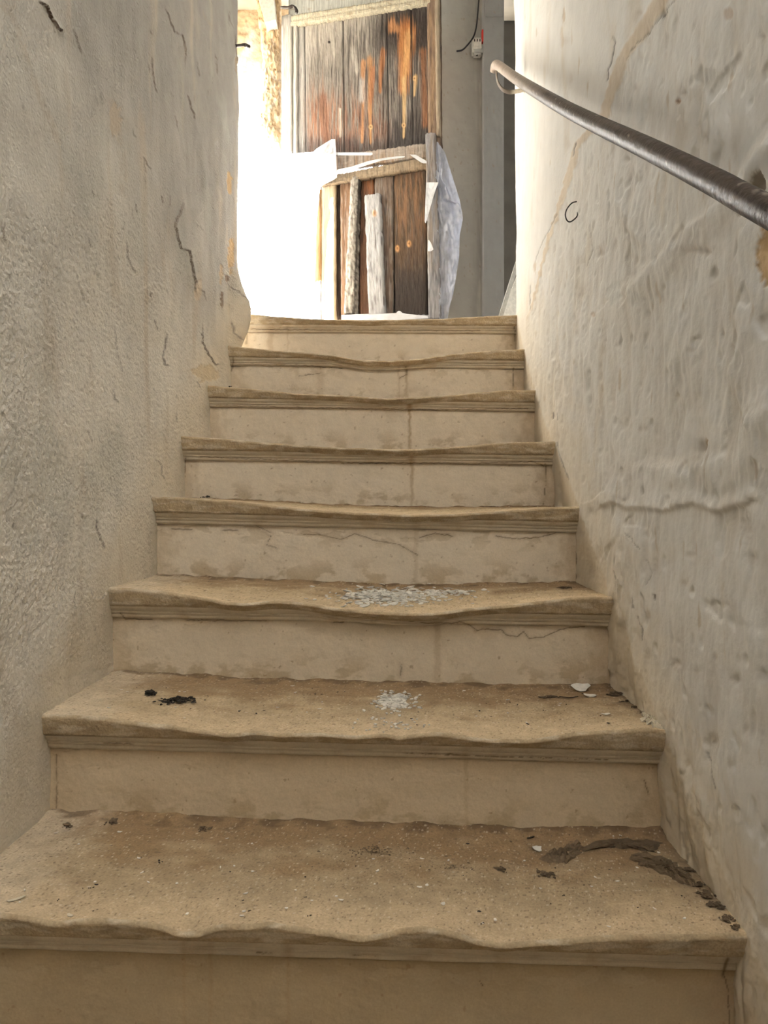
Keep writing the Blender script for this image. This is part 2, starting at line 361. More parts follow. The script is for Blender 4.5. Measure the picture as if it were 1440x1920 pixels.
def disp_right(px, py, s, z, Y, NX):
    vis = (NX < -.5) & (Y > .3)
    upper = np.interp(py, [-200, 0, 110, 220, 270, 480, 600], [1300, 1238, 1168, 1130, 1085, 1020, 985])  # seam between the two coats
    smoothz = ss(10, -10, px - upper) * vis
    D = .010 * fbm(s / .5, z / .45, 3, 101)
    lump = fbm(s / .055, z / .12, 4, 107); drip = fbm(s / .022, z / .16, 3, 111)
    D += (1 - .8 * smoothz) * (.0072 * lump + .0012 * np.clip(drip, -.4, 1) + .0011 * fbm(s / .018, z / .03, 3, 115)) * (.45 + .9 * ss(-.3, .4, fbm(s / .25, z / .3, 2, 116)))
    D += .0003 * fbm(s / .01, z / .016, 3, 117) + .0004 * fbm(s / .03, z / .06, 3, 119)
    D += (1 - smoothz) * -.003 * ss(.25, .5, fbm(s / .045, z / .05, 2, 121))
    C = np.broadcast_to(CREAM_R, px.shape + (3,)).copy()
    C *= (1 + .05 * fbm(s / .3, z / .4, 3, 131))[..., None]
    C = mix(C, (.62, .54, .42), .45 * ss(.15, .6, fbm(s / .12, z / .35, 4, 135)))
    C = mix(C, (.60, .55, .49), .3 * (1 - smoothz) * ss(.1, -.45, lump))
    C = mix(C, (.50, .40, .28), .5 * ss(.42, .6, fbm(s / .03, z / .10, 3, 139)) * vis)
    ys = np.interp(px, [965, 980, 1001, 1041, 1088, 1146, 1250, 1400, 1500], [590, 655, 732, 828, 950, 1118, 1375, 1750, 2000])
    dd = ys - py
    near = ss(260, 20, dd + 90 * fbm(px / 60, py / 60, 3, 141)) * vis
    C = mix(C, (.84, .75, .60), .5 * near)
    near2 = ss(70, 0, dd + 50 * fbm(px / 26, py / 26, 3, 143)) * vis * ss(850, 1150, py)
    C = mix(C, (.78, .68, .52), .4 * near2)
    below = ss(0, 14, -dd) * vis; C = mix(C, (.68, .57, .40), .5 * below)  # browner below the stair line: shade of the steps put into the colour
    D += .0015 * near2 * fbm(s / .008, z / .008, 3, 147)
    if vis.any():
        seam = np.abs(px - upper + 5 * fbm(px / 14, py / 14, 3, 151))
        wd = np.interp(py, [0, 110, 270, 400, 600], [17, 12, 8, 4, 2.5])
        m = ss(1.1, .6, seam / wd) * vis * ss(620, 560, py); C = mix(C, (.63, .50, .34), .6 * m)
        D += .003 * smoothz * ss(60, 10, upper - px) + .0015 * ss(1.3, .6, seam / wd) * vis
        for pts, wdt, h in ridgesR:
            d, sg, t = pdist(px + 5 * fbm(px / 40, py / 40, 2, 153), py + 5 * fbm(px / 40, py / 40, 2, 155), pts)
            D += h * .0010 * np.exp(-(d / (wdt * np.where(sg > 0, 1.3, 3.4))) ** 2) * vis
            C = mix(C, (.52, .46, .38), .30 * vis * np.exp(-((d - wdt * 1.4) / wdt) ** 2) * (sg > 0))  # one flank of each fold darkened, its shade put into the colour
        for (cx, cy), rx, ry, dp in dentsR:
            m = (np.abs(px - cx) < rx * 3) & (np.abs(py - cy) < ry * 3) & vis
            if not m.any(): continue
            q = np.hypot((px[m] - cx) / rx, (py[m] - cy) / ry) + .4 * fbm(px[m] / 7, py[m] / 9, 2, 157)
            e = np.exp(-q * q); D[m] -= dp * .001 * e; C[m] = mix(C[m], (.38, .30, .22), .25 * e)
        for pts, wdt, a in cracksR:
            d, sg, t = pdist(px + 2 * fbm(px / 8, py / 8, 3, 159), py + 2 * fbm(px / 8, py / 8, 3, 160), pts)
            C = mix(C, (.07, .05, .035), a * vis * ss(wdt, .3, d)); D -= .0015 * vis * ss(wdt * 1.4, .3, d)
        for (cx, cy), rx, ry, col, a in [((1438, 480), 18, 60, OCHRE, .9), ((1424, 345), 12, 26, (.22, .17, .11), .8), ((1322, 838), 6, 15, (.42, .28, .14), .9),
                                         ((1274, 190), 7, 5, (.4, .2, .1), .6), ((1370, 25), 9, 12, (.5, .33, .2), .4), ((1060, 30), 3, 14, (.5, .36, .22), .6),
                                         ((1056, 70), 3, 22, (.6, .5, .36), .5), ((1113, 590), 5, 5, (.5, .35, .22), .5), ((1000, 500), 3, 10, (.5, .36, .22), .5), ((1388, 395), 10, 10, (.35, .28, .2), .6),
                                         ((1195, 560), 18, 14, (.6, .62, .62), .3), ((1152, 550), 16, 22, (.66, .68, .66), .4), ((1430, 900), 16, 24, (.4, .36, .3), .3)]:
            q = np.hypot((px - cx) / rx, (py - cy) / ry) + .5 * fbm(px / 8, py / 10, 3, 161)
            m = ss(1.05, .8, q) * vis; C = mix(C, col, m * a); D -= m * .003 * a
    lean = .0095 * (1.9 - z) * ss(2.0, 2.87, Y) * (np.abs(NX) > -1)
    return D, C, lean
def path_right():
    ys = np.concatenate([np.linspace(-1.5, .8, 40), F * .47 / (np.arange(1530, 962, -1.6) - 720)])
    ys = np.unique(np.round(ys, 5)); ys = ys[ys < 2.855]
    p = [(float(np.interp(y, RW_Y, RW_X)), y, -1, 0) for y in ys]
    for a in np.linspace(0, 90, 8): a = math.radians(a); p.append((.482 + .015 - .015 * math.cos(a), 2.855 + .015 * math.sin(a), -math.cos(a), math.sin(a)))
    for x in np.linspace(.52, 1.72, 20): p.append((x, 2.87, 0, 1))
    return p
wall_grid('wall_right', path_right(), np.unique(zsL), 1, disp_right, M_wall_r)

# ------------------------------------------------------------------ rest of the shell
def sbox(name, b, mat): return tag(box(name, b, mat), kind='structure')
sbox('wall_front', (-.85, .85, -1.7, -1.5, -1.4, CEIL), M_shell)
V = []; Fc = []
for b in ((-.84, -.48, -1.6, 3.62), (.44, 1.7, -1.6, 3.62), (-.48, .44, -1.6, -1.5), (-.48, .44, -.2, 3.62)):  # leaves an unseen gap behind the camera, added to let in fill light
    v, f = box_vf(b[0], b[1], b[2], b[3], CEIL, CEIL + .12); k = len(V); V += v; Fc += [tuple(q + k for q in t) for t in f]
tag(link_mesh('ceiling', V, Fc, M_shell, smooth=False), kind='structure')
sbox('wall_over_door', (-.84, .80, 3.42, 3.60, EAVE - .03, CEIL), M_shell)
sbox('wall_over_opening', (-1.0, -.84, 2.74, 3.62, 2.09, CEIL), M_shell)  # unseen lintel, its lower edge dropped to crop the sun patch
sbox('wall_light_screen', (-.53, .44, -.75, -.62, -1.25, .22), M_shell)  # unseen low screen added to keep light off the nearest riser
sbox('wall_sky_block', (-2.4, -2.2, -3, 7, ZL - .1, 2.3), M_ground)  # unseen outside wall added to cut sky light at the left opening
sbox('floor', (-.85, .85, -1.7, .75, -1.5, -1.212), M_shell)
sbox('floor_landing', (-.83, 1.7, 3.04, 4.6, .4, ZL), M_shell)
sbox('ground_outside', (-9, -.83, -6, 9, .4, ZL - .01), M_ground)
# threshold block under the door and the grey wall right of it
def pts_box(px0, px1, Y0, Y1, z0, z1): return ((px0 - 720) * Y0 / F, (px1 - 720) * Y0 / F, Y0, Y1, z0, z1)
sbox('trim_threshold', (-.60, .42, 3.16, 3.6, ZL, .785), M_shell)
def wall_plane(name, x0, x1, y, z0, z1, colf, mat, thick=.15, amp=.003):
    xs = np.arange(x0, x1 + .004, .004); zs = np.arange(z0, z1 + .005, .005)
    X, Z = np.meshgrid(xs, zs, indexing='ij'); Y = np.full(X.shape, y)
    px, py = px_of(np.stack([X, Y, Z], -1)); C, D = colf(px, py, X, Z)
    V = np.stack([X, Y - D, Z], -1); n, m = X.shape
    ring = np.concatenate([np.arange(m), (np.arange(1, n)) * m + m - 1, (n - 1) * m + np.arange(m - 2, -1, -1), np.arange(n - 2, -1, -1) * m])
    Vr = V.reshape(-1, 3)[ring].copy(); Vr[:, 1] = y + thick
    N0 = n * m; k = len(ring); r2 = N0 + np.arange(k)
    side = np.stack([ring[:-1], ring[1:], r2[1:], r2[:-1]], 1)
    fs = np.concatenate([gfaces(n, m, True), side])
    Cr = C.reshape(-1, 3)[ring]
    return tag(link_mesh(name, np.concatenate([V.reshape(-1, 3), Vr]), fs, mat, cols=np.concatenate([C.reshape(-1, 3), Cr])), kind='structure')
def col_back(px, py, X, Z):
    C = np.broadcast_to(np.array([.33, .318, .29]), X.shape + (3,)).copy() * (1 + .06 * fbm(X / .2, Z / .3, 3, 171))[..., None]
    C = mix(C, (.62, .58, .50), .5 * ss(885, 905, px) * ss(.0, .4, fbm(X / .02, Z / .2, 3, 173)))
    C = mix(C, (.25, .2, .15), .6 * ss(.5, .6, fbm(X / .012, Z / .03, 2, 175)))
    return C, .003 * fbm(X / .15, Z / .2, 4, 177)
wall_plane('wall_back', .235, .475, 3.36, ZL, CEIL, col_back, M_grey, .12)
def col_trim(px, py, X, Z):
    C = np.broadcast_to(np.array([.32, .318, .31]), X.shape + (3,)).copy()
    C = mix(C, (.3, .25, .2), .7 * ss(.45, .6, fbm(X / .015, Z / .04, 3, 181)))
    return C, .002 * fbm(X / .03, Z / .06, 3, 183)
wall_plane('trim_doorpost', .427, .512, 3.30, ZL, CEIL, col_trim, M_grey, .16)
wall_plane('trim_doorpost_cap', .434, .505, 3.285, 2.125, CEIL, col_trim, M_grey, .16)
sbox('wall_recess', (.5, 1.7, 3.62, 3.75, ZL, CEIL), M_shadowroom)
sbox('wall_side', (1.62, 1.7, 2.87, 3.75, ZL, CEIL), M_shadowroom)
# sunlit outside wall left of the door
def col_out(px, py, X, Z):
    C = np.broadcast_to(np.array([.80, .77, .70]), X.shape + (3,)).copy()
    n = fbm(X / .09, Z / .12, 4, 191)
    m = ss(150, 60, py + 130 * n); C = mix(C, (.62, .42, .22), .8 * m); C = mix(C, (.35, .24, .14), .6 * m * ss(.2, .4, fbm(X / .03, Z / .03, 3, 193)))
    return C, .010 * fbm(X / .07, Z / .06, 4, 195) * (.3 + m)
wall_plane('wall_outside', -2.4, -.40, 3.52, ZL - .01, EAVE - .02, col_out, M_stone, .2)
# rubble jamb between the bright wall and the door: broken edges, ochre mortar
def rubble():
    zs = np.arange(1.45, 2.33, .004); n = 60
    V = []; C = []
    for z in zs:
        py = 960 - z * F / 3.4
        lx = np.interp(py, [-40, 20, 60, 110, 150, 200, 240, 290, 315], [478, 484, 488, 492, 494, 490, 487, 499, 508]) + 4 * float(fbm(np.array(0.), np.array(z / .03), 3, 201))
        for j in range(n):
            a = math.pi * j / (n - 1); px = lx + (528 - lx) * (1 - math.cos(a)) / 2
            Y = 3.42 - .05 * math.sin(a) ** .5; V.append(((px - 720) * Y / F, Y, z))
    V = np.array(V).reshape(len(zs), n, 3); s = V[..., 0]; z = V[..., 2]
    D = .022 * fbm(s / .035, z / .05, 4, 203) + .010 * np.abs(fbm(s / .015, z / .02, 3, 205))
    V[..., 1] -= D; V[..., 2] += .01 * fbm(s / .02, z / .03, 3, 207)
    C = np.broadcast_to(np.array([.46, .36, .24]), s.shape + (3,)).copy()
    C = mix(C, (.62, .55, .45), ss(0, .35, fbm(s / .02, z / .035, 4, 209))); C = mix(C, (.30, .18, .09), .8 * ss(.15, .4, fbm(s / .015, z / .02, 3, 211)))
    C = mix(C, (.55, .36, .18), .6 * ss(2.0, 2.15, z))
    return tag(link_mesh('trim_rubble_jamb', V, gfaces(len(zs), n, True), M_stone, cols=C), kind='structure')
rubble()

# ------------------------------------------------------------------ staircase
STEP = [  # depth of nosing, outline of the worn front edge in frame pixels
 (2.828, [(456, 587), (520, 593), (600, 598), (700, 600), (830, 597), (900, 593), (972, 590)]),
 (2.612, [(426, 647), (500, 655), (560, 660), (620, 664), (655, 672), (690, 676), (735, 676), (800, 671), (850, 663), (920, 657), (980, 654)]),
 (2.368, [(388, 722), (470, 728), (560, 738), (640, 741), (700, 745), (730, 747), (800, 744), (880, 737), (950, 731), (1003, 731)]),
 (2.057, [(338, 817), (420, 822), (500, 830), (600, 838), (680, 840), (750, 843), (850, 838), (950, 830), (1043, 827)]),
 (1.796, [(280, 931), (340, 933), (397, 936), (455, 942), (513, 948), (601, 957), (688, 962), (776, 965), (863, 964), (951, 957), (1038, 951), (1090, 949)]),
 (1.524, [(196, 1102), (240, 1103), (280, 1106), (320, 1110), (375, 1120), (425, 1131), (455, 1133), (480, 1130), (525, 1126), (575, 1131), (625, 1141), (675, 1146), (720, 1148), (770, 1150), (820, 1150), (870, 1142), (945, 1137), (995, 1130), (1070, 1121), (1150, 1120)]),
 (1.232, [(74, 1340), (150, 1342), (200, 1347), (250, 1355), (310, 1360), (375, 1370), (425, 1378), (450, 1376), (475, 1371), (525, 1377), (600, 1375), (660, 1381), (720, 1377), (745, 1383), (795, 1377), (820, 1374), (870, 1381), (920, 1388), (995, 1388), (1070, 1377), (1145, 1370), (1220, 1367), (1253, 1371)]),
 (.952, [(-135, 1706), (-60, 1708), (0, 1715), (50, 1720), (105, 1733), (140, 1727), (190, 1725), (250, 1731), (290, 1735), (340, 1753), (375, 1750), (415, 1736), (475, 1736), (505, 1732), (550, 1739), (620, 1750), (680, 1760), (720, 1754), (750, 1745), (795, 1740), (845, 1748), (895, 1766), (945, 1773), (995, 1768), (1120, 1760), (1220, 1755), (1320, 1755), (1405, 1752)]),
 (.684, [(-450, 2390), (700, 2410), (1660, 2420)]),
]
NS = len(STEP)
def edge(i, x):
    Y, pl = STEP[i]; A = np.array(pl, float)
    xs = (A[:, 0] - 720) * Y / F; z = (960 - A[:, 1]) * Y / F
    xf = np.linspace(xs[0], xs[-1], 400); zf = np.interp(xf, xs, z); k = np.hanning(9); k /= k.sum()
    zf = np.convolve(np.pad(zf, 4, 'edge'), k, 'valid')
    return np.interp(x, xf, zf)
def zlin(i, x):
    Y, pl = STEP[i]; xa = (pl[0][0] - 720) * Y / F; xb = (pl[-1][0] - 720) * Y / F
    za = (960 - pl[0][1]) * Y / F; zb = (960 - pl[-1][1]) * Y / F
    return za + (zb - za) * np.clip((x - xa) / (xb - xa), -.1, 1.1)
def yback(i): return STEP[i - 1][0] + .036 if i > 0 else 3.05
def tread_z(i, x, y):
    """height of the worn top of step i"""
    Y0 = STEP[i][0]; Y1 = yback(i); t = np.clip((y - Y0) / (Y1 - Y0), 0, 1)
    wear = zlin(i, x) - edge(i, x); hi = wear - np.interp(x, np.linspace(-.56, .46, 40), np.convolve(np.pad(np.interp(np.linspace(-.56, .46, 40), np.linspace(-.56, .46, 300), zlin(i, np.linspace(-.56, .46, 300)) - edge(i, np.linspace(-.56, .46, 300))), 4, 'edge'), np.ones(9) / 9, 'valid'))
    lo = wear - hi
    z = zlin(i, x) - lo * (1 - .62 * ss(0, .75, t)) - hi * ss(.22, 0, t)
    z = z + .0022 * fbm(x / .09, y / .07, 4, 301 + i) + .0009 * fbm(x / .02, y / .02, 3, 311 + i) * ss(0, .1, t)
    # dirt banked up against the riser behind
    z = z + .006 * ss(.86, 1, t) * (.6 + fbm(x / .05, y / .05 + i, 3, 321))
    return z
SOOT = (.13, .085, .045)
names = ['topmost stair step, its worn lip level with the foot of the old wooden door',
 'second stair step from the top, lip dished deepest in the middle',
 'third stair step from the top, brown drip stain running down the middle of its riser',
 'fourth stair step from the top, double moulding under a thin smooth lip',
 'fifth stair step from the top, long flaking cracks under its lip',
 'third full tread from the bottom with a white patch of peeling paint',
 'second full tread from the bottom, dusty, with black debris at its left',
 'large nearest full tread with wavy worn edge and dark dirt at its right',
 'lowest stair step below the nearest riser, only its back edge in sight']
def xrange_(i):
    Y = STEP[i][0]
    return float(np.interp(Y, LW_Y, LW_X)) - .012, float(np.interp(Y, RW_Y, RW_X)) + .016
STAIR = []
drips = {2: [(768, 4, .9)], 1: [(762, 4, .6), (748, 2, .4), (600, 10, .35)], 3: [(772, 4, .7)], 0: [(507, 8, .45), (540, 3, .3)], 4: [(780, 6, .3)], 6: [(874, 6, .3)], 5: [(820, 9, .4)], 7: [(345, 4, .3), (395, 5, .3), (540, 6, .3)]}
rcracks = {
 4: [([(322, 992), (360, 993)], 2), ([(418, 994), (445, 994)], 2), ([(480, 985), (510, 1000), (500, 1022), (520, 1028)], 1), ([(570, 1002), (600, 1003), (640, 1012), (665, 1000), (700, 1012), (750, 1022), (782, 1040)], 1.3), ([(787, 1008), (815, 1000), (850, 1005)], 1.2), ([(930, 1005), (960, 1010), (1010, 1008), (1040, 1000)], 1.2), ([(1080, 1035), (1082, 1060)], 1.6), ([(1082, 1075), (1078, 1100)], 1.6), ([(293, 1035), (290, 1075)], 1.2)],
 5: [([(860, 1165), (880, 1172), (895, 1183), (905, 1179), (940, 1181), (950, 1192), (970, 1194), (981, 1184), (992, 1197), (1020, 1194), (1050, 1180), (1095, 1174)], 1.5), ([(722, 1160), (800, 1168), (860, 1168)], 1), ([(752, 1246), (751, 1266)], 1.8), ([(226, 1150), (235, 1160), (285, 1161)], 2), ([(350, 1163), (500, 1164)], 1), ([(625, 1166), (645, 1167)], 2), ([(208, 1150), (206, 1180), (213, 1200)], 1.2)],
 6: [([(106, 1415), (107, 1470), (106, 1526)], 1.8), ([(195, 1393), (250, 1395)], 1.6), ([(840, 1414), (870, 1416)], 1.6), ([(1208, 1462), (1216, 1490)], 1.6), ([(760, 1412), (900, 1418), (1140, 1425)], .9)],
 7: [([(1365, 1798), (1358, 1815), (1356, 1830)], 5), ([(1356, 1822), (1364, 1850), (1368, 1920)], 1.6), ([(660, 1790), (710, 1792)], 1.5), ([(483, 1786), (510, 1788)], 2), ([(900, 1840), (906, 1850)], 1)],
 3: [([(375, 856), (450, 860), (640, 866)], 1), ([(640, 868), (760, 868), (900, 868), (1000, 866), (1020, 874)], 1.2), ([(1024, 860), (1023, 905), (1019, 945)], 1.2), ([(348, 858), (345, 920)], 1)],
 2: [([(405, 760), (560, 764), (800, 768), (990, 766)], .9), ([(710, 745), (712, 760)], 1)],
 1: [([(430, 682), (560, 685), (640, 690)], .9), ([(760, 685), (764, 702), (750, 708)], 1.1), ([(440, 650), (436, 690), (425, 716)], 1.6), ([(560, 705), (600, 700)], 1), ([(963, 690), (962, 728)], 1)],
 0: [([(470, 617), (600, 619), (900, 620)], .9), ([(965, 612), (966, 640)], 1.4), ([(463, 612), (462, 645)], 2.4)]}
def crackpaint(C, px, py, lst, a=.8):
    for pts, wd in lst:
        d, sg, t = pdist(px + 2 * fbm(px / 10, py / 10, 3, 401), py + 2 * fbm(px / 10, py / 10, 3, 403), pts)
        C = mix(C, (.07, .045, .025), a * ss(wd, .3, d)); 
        C = mix(C, (.42, .31, .19), .25 * ss(wd + 7, wd, d))
    return C
def build_step(i):
    Y0 = STEP[i][0]; x0, x1 = xrange_(i); yb = yback(i)
    root = thing('stair_step', (0, Y0, float(zlin(i, 0.)) - .176), names[i], 'step', 'worn plastered steps of the staircase'); STAIR.append(root)
    nx = {0: 220, 1: 240, 2: 260, 3: 300, 4: 340, 5: 420, 6: 520, 7: 640, 8: 60}[i]
    xs = np.linspace(x0, x1, nx); ze = edge(i, xs); zl = zlin(i, xs)
    # ---- tread with its nosing
    nt = 22 if i < 4 else (50 if i < 6 else 110)
    ts = np.linspace(1, 0, nt) ** 1.15
    prof = []
    y0r = Y0 + .006
    for t in ts:
        y = y0r + (yb + .01 - y0r) * t; prof.append((np.full(nx, y), tread_z(i, xs, np.full(nx, y))))
    ztop = prof[-1][1]; chip = .0016 * fbm(xs / .045, xs * 0 + i * 3.3, 4, 331) + .0005 * fbm(xs / .008, xs * 0 + i, 3, 335)
    zund = np.minimum(zl - .034, ztop - .0135)
    for a in np.linspace(12, 90, 8):
        a = math.radians(a); r = .0055
        prof.append((y0r - r * math.sin(a) - chip * (a / 1.57), ztop - r * (1 - math.cos(a)) * .95))
    for q in np.linspace(.12, 1, 12):
        z = (ztop - .0052) * (1 - q) + zund * q
        prof.append((Y0 + .0005 - chip + .009 * q + .0010 * fbm(xs / .04, z / .012, 3, 341 + i), z))
    prof.append((np.full(nx, Y0 + .016), zund - .004)); prof.append((np.full(nx, Y0 + .05), zund - .004))
    V = np.stack([np.stack([xs, p[0], p[1]], -1) for p in prof], 0); n, m = V.shape[:2]
    px, py = px_of(V); X = V[..., 0]; Y = V[..., 1]
    top = np.zeros((n, m)); top[:nt] = 1
    tt = np.clip((Y - Y0) / (yb - Y0), 0, 1)
    C = np.broadcast_to(np.array([.50, .385, .24]) * (.78 if i == 7 else .9 if i == 6 else 1), (n, m, 3)).copy()  # nearest treads darker: the dimmer light there is put into the colour
    C *= (1 + .16 * fbm(X / .12, Y / .08, 4, 351 + i))[..., None]
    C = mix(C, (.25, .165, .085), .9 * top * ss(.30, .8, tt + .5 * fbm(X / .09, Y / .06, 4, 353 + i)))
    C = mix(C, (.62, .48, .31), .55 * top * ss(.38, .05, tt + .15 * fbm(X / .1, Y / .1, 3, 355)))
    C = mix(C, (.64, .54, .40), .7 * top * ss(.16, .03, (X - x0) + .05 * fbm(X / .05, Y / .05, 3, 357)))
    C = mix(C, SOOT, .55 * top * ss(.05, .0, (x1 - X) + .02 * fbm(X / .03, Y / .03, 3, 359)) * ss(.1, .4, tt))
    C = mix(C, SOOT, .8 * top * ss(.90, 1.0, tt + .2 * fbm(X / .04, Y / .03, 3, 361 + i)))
    spk = fbm(X / .0045, Y / .0045, 2, 363 + i); C = mix(C, (.13, .09, .06), .7 * top * ss(.36, .5, spk)); C = mix(C, (.72, .62, .48), .6 * top * ss(-.42, -.55, spk))
    face = 1 - top
    pnz = fbm(X / .05, (V[..., 2]) / .013 + i, 4, 371 + i)
    C = mix(C, (.44, .345, .22), face); C = mix(C, (.60, .52, .39), face * ss(-.05, .3, pnz) * .7); C = mix(C, (.33, .23, .13), face * ss(.15, .4, fbm(X / .03, V[..., 2] / .01, 4, 373 + i)) * .4)
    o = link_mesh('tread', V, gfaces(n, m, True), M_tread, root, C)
    # ---- moulding under the nosing
    zm = zl - .036
    mp = [(Y0 + .05, .01), (Y0 + .016, .006), (Y0 + .0155, 0), (Y0 + .017, -.006), (Y0 + .021, -.011), (Y0 + .0235, -.012), (Y0 + .0235, -.0155), (Y0 + .0245, -.017), (Y0 + .027, -.0185), (Y0 + .0275, -.024), (Y0 + .031, -.027), (Y0 + .040, -.028)]
    mx = []
    for k in range(len(mp) - 1):
        for q in (0, .34, .67): mx.append((mp[k][0] * (1 - q) + mp[k + 1][0] * q, mp[k][1] * (1 - q) + mp[k + 1][1] * q))
    mx.append(mp[-1])
    V = []
    for y, dz in mx:
        z = zm + dz; z = np.minimum(z, zund + dz + .004) if dz > -.02 else z
        V.append(np.stack([xs, y - .0010 * fbm(xs / .04, z / .05, 3, 375 + i), z + .0012 * fbm(xs / .08, xs * 0 + i, 3, 377)], -1))
    V = np.array(V); n, m = V.shape[:2]; px, py = px_of(V); X = V[..., 0]; Z = V[..., 2]
    C = np.broadcast_to(np.array([.62, .54, .41]), (n, m, 3)).copy()
    C = mix(C, (.48, .37, .24), .45 * ss(.05, .4, fbm(X / .05, Z / .04 + i, 4, 381 + i)))
    C = mix(C, (.14, .09, .05), .35 * (np.arange(n) == 17)[:, None] * ss(-.15, .2, fbm(X / .09, X * 0 + i * 2., 3, 383)))
    C = mix(C, (.12, .08, .045), .85 * (np.arange(n) >= n - 3)[:, None] * ss(-.2, .15, fbm(X / .07, X * 0 + i, 3, 385)))
    for cx, wd, a in drips.get(i, []): C = mix(C, (.36, .24, .13), a * ss(wd * 2.6, 0, np.abs(px - cx)))
    C = crackpaint(C, px, py, rcracks.get(i, []))
    link_mesh('moulding', V, gfaces(n, m, True), M_riser, root, C)
    # ---- riser
    zb = tread_z(i + 1, xs, np.full(nx, Y0 + .036)) - .012 if i + 1 < NS else zl - .50
    nz = {0: 40, 1: 44, 2: 50, 3: 60, 4: 80, 5: 100, 6: 130, 7: 140, 8: 10}[i]
    q = np.linspace(0, 1, nz)[:, None]
    Z = (zm - .022)[None, :] * (1 - q) + zb[None, :] * q; X = np.repeat(xs[None, :], nz, 0)
    D = .0022 * fbm(X / .14, Z / .08 + i, 4, 391) + .0006 * fbm(X / .02, Z / .02, 3, 393)
    V = np.stack([X, Y0 + .036 - D, Z], -1); px, py = px_of(V)
    pl = fbm(X / .06, Z / .035 + i * 5, 4, 395 + i); peel = ss(.16, .19, pl) * ss(.55, .1, q + .0 * X)   # missing paint just under the moulding
    peel *= {4: 1., 6: .5, 3: .3, 1: .8, 5: .5}.get(i, .35)
    V[..., 1] += .0012 * peel
    C = np.broadcast_to(np.array([.745, .645, .505]) * np.array({7: (.60, .54, .42), 6: (.86, .80, .70), 5: (.94, .92, .88)}.get(i, (1, 1, 1))), X.shape + (3,)).copy() * (1 + .05 * fbm(X / .2, Z / .1, 3, 397 + i))[..., None]  # lower risers browner: some dirt, plus the shade near the camera painted in
    C = mix(C, (.55, .45, .31), .6 * peel)
    st = fbm(X / .075, Z / .05 + i * 7, 5, 399 + i, .65); h = 1 - q
    C = mix(C, (.47, .36, .22), .75 * ss(.0, .22, st) * ss(.60, .08, h + .25 * fbm(X / .1, X * 0 + i, 2, 405)))
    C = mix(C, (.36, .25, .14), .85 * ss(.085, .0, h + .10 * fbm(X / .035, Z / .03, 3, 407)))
    C = mix(C, (.45, .33, .2), .6 * ss(.07, .0, (x1 - X) - .012 + .05 * fbm(X / .02, Z / .03, 3, 409 + i)))
    C = mix(C, (.52, .41, .27), .6 * ss(.07, .0, (X - x0) - .012 + .05 * fbm(X / .02, Z / .03, 3, 411 + i)))
    C = mix(C, (.33, .22, .12), .6 * ss(.50, .56, fbm(X / .012, Z / .018 + i, 3, 413)))
    for cx, wd, a in drips.get(i, []):
        C = mix(C, (.40, .27, .14), a * ss(wd, wd * .3, np.abs(px - cx + 4 * fbm(px / 20, py / 14, 2, 415))) * (.6 + .4 * (1 - q)))
    C = crackpaint(C, px, py, rcracks.get(i, []))
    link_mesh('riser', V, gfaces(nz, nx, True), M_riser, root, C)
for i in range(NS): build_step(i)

def on_tread(i, px, py):
    lo, hi = STEP[i][0] + .01, yback(i)
    Y = np.linspace(lo, hi, 160); x = (px - 720) * Y / F; z = tread_z(i, x, Y); k = int(np.argmin(np.abs((960 - py) * Y / F - z)))
    return np.array([x[k], Y[k], z[k]])

# scraps of paint still stuck to the treads (uncountable crumbs)
def scraps(i, cx, cy, sx, sy, n, seed, size=(2.5, 8)):
    R = random.Random(seed); V = []; Fc = []
    for k in range(n):
        px = cx + R.gauss(0, sx); py = cy + R.gauss(0, sy) ; p = on_tread(i, px, py); p[2] += .0006
        r = R.uniform(*size) * .001; m = R.randint(5, 7); b = len(V); a0 = R.uniform(0, 6.28); tx, ty = R.uniform(-.25, .25), R.uniform(-.25, .25)
        ring = [(p[0] + r * R.uniform(.6, 1.3) * math.cos(a0 + 6.28 * j / m), p[1] + r * R.uniform(.6, 1.3) * math.sin(a0 + 6.28 * j / m)) for j in range(m)]
        for x, y in ring: V.append((x, y, p[2] + .0012 + (x - p[0]) * tx + (y - p[1]) * ty))
        for x, y in ring: V.append((x, y, p[2] - .0006 + (x - p[0]) * tx + (y - p[1]) * ty))
        Fc.append(tuple(range(b, b + m))); Fc += [(b + j, b + m + j, b + m + (j + 1) % m, b + (j + 1) % m) for j in range(m)]
    o = link_mesh('paint_scraps', V, Fc, M_flake, STAIR[i], smooth=False); tag(o, 'scattered white scraps of peeled paint', kind='stuff')
scraps(5, 735, 1118, 50, 8, 420, 1, (2, 7)); scraps(5, 850, 1112, 28, 3, 60, 2); scraps(5, 715, 1117, 34, 8, 70, 7, (7, 13)); scraps(6, 738, 1312, 12, 5, 24, 8, (6, 10))
scraps(6, 740, 1316, 20, 9, 200, 3, (1.5, 4.5)); scraps(6, 740, 1358, 40, 8, 40, 4, (1.5, 3))

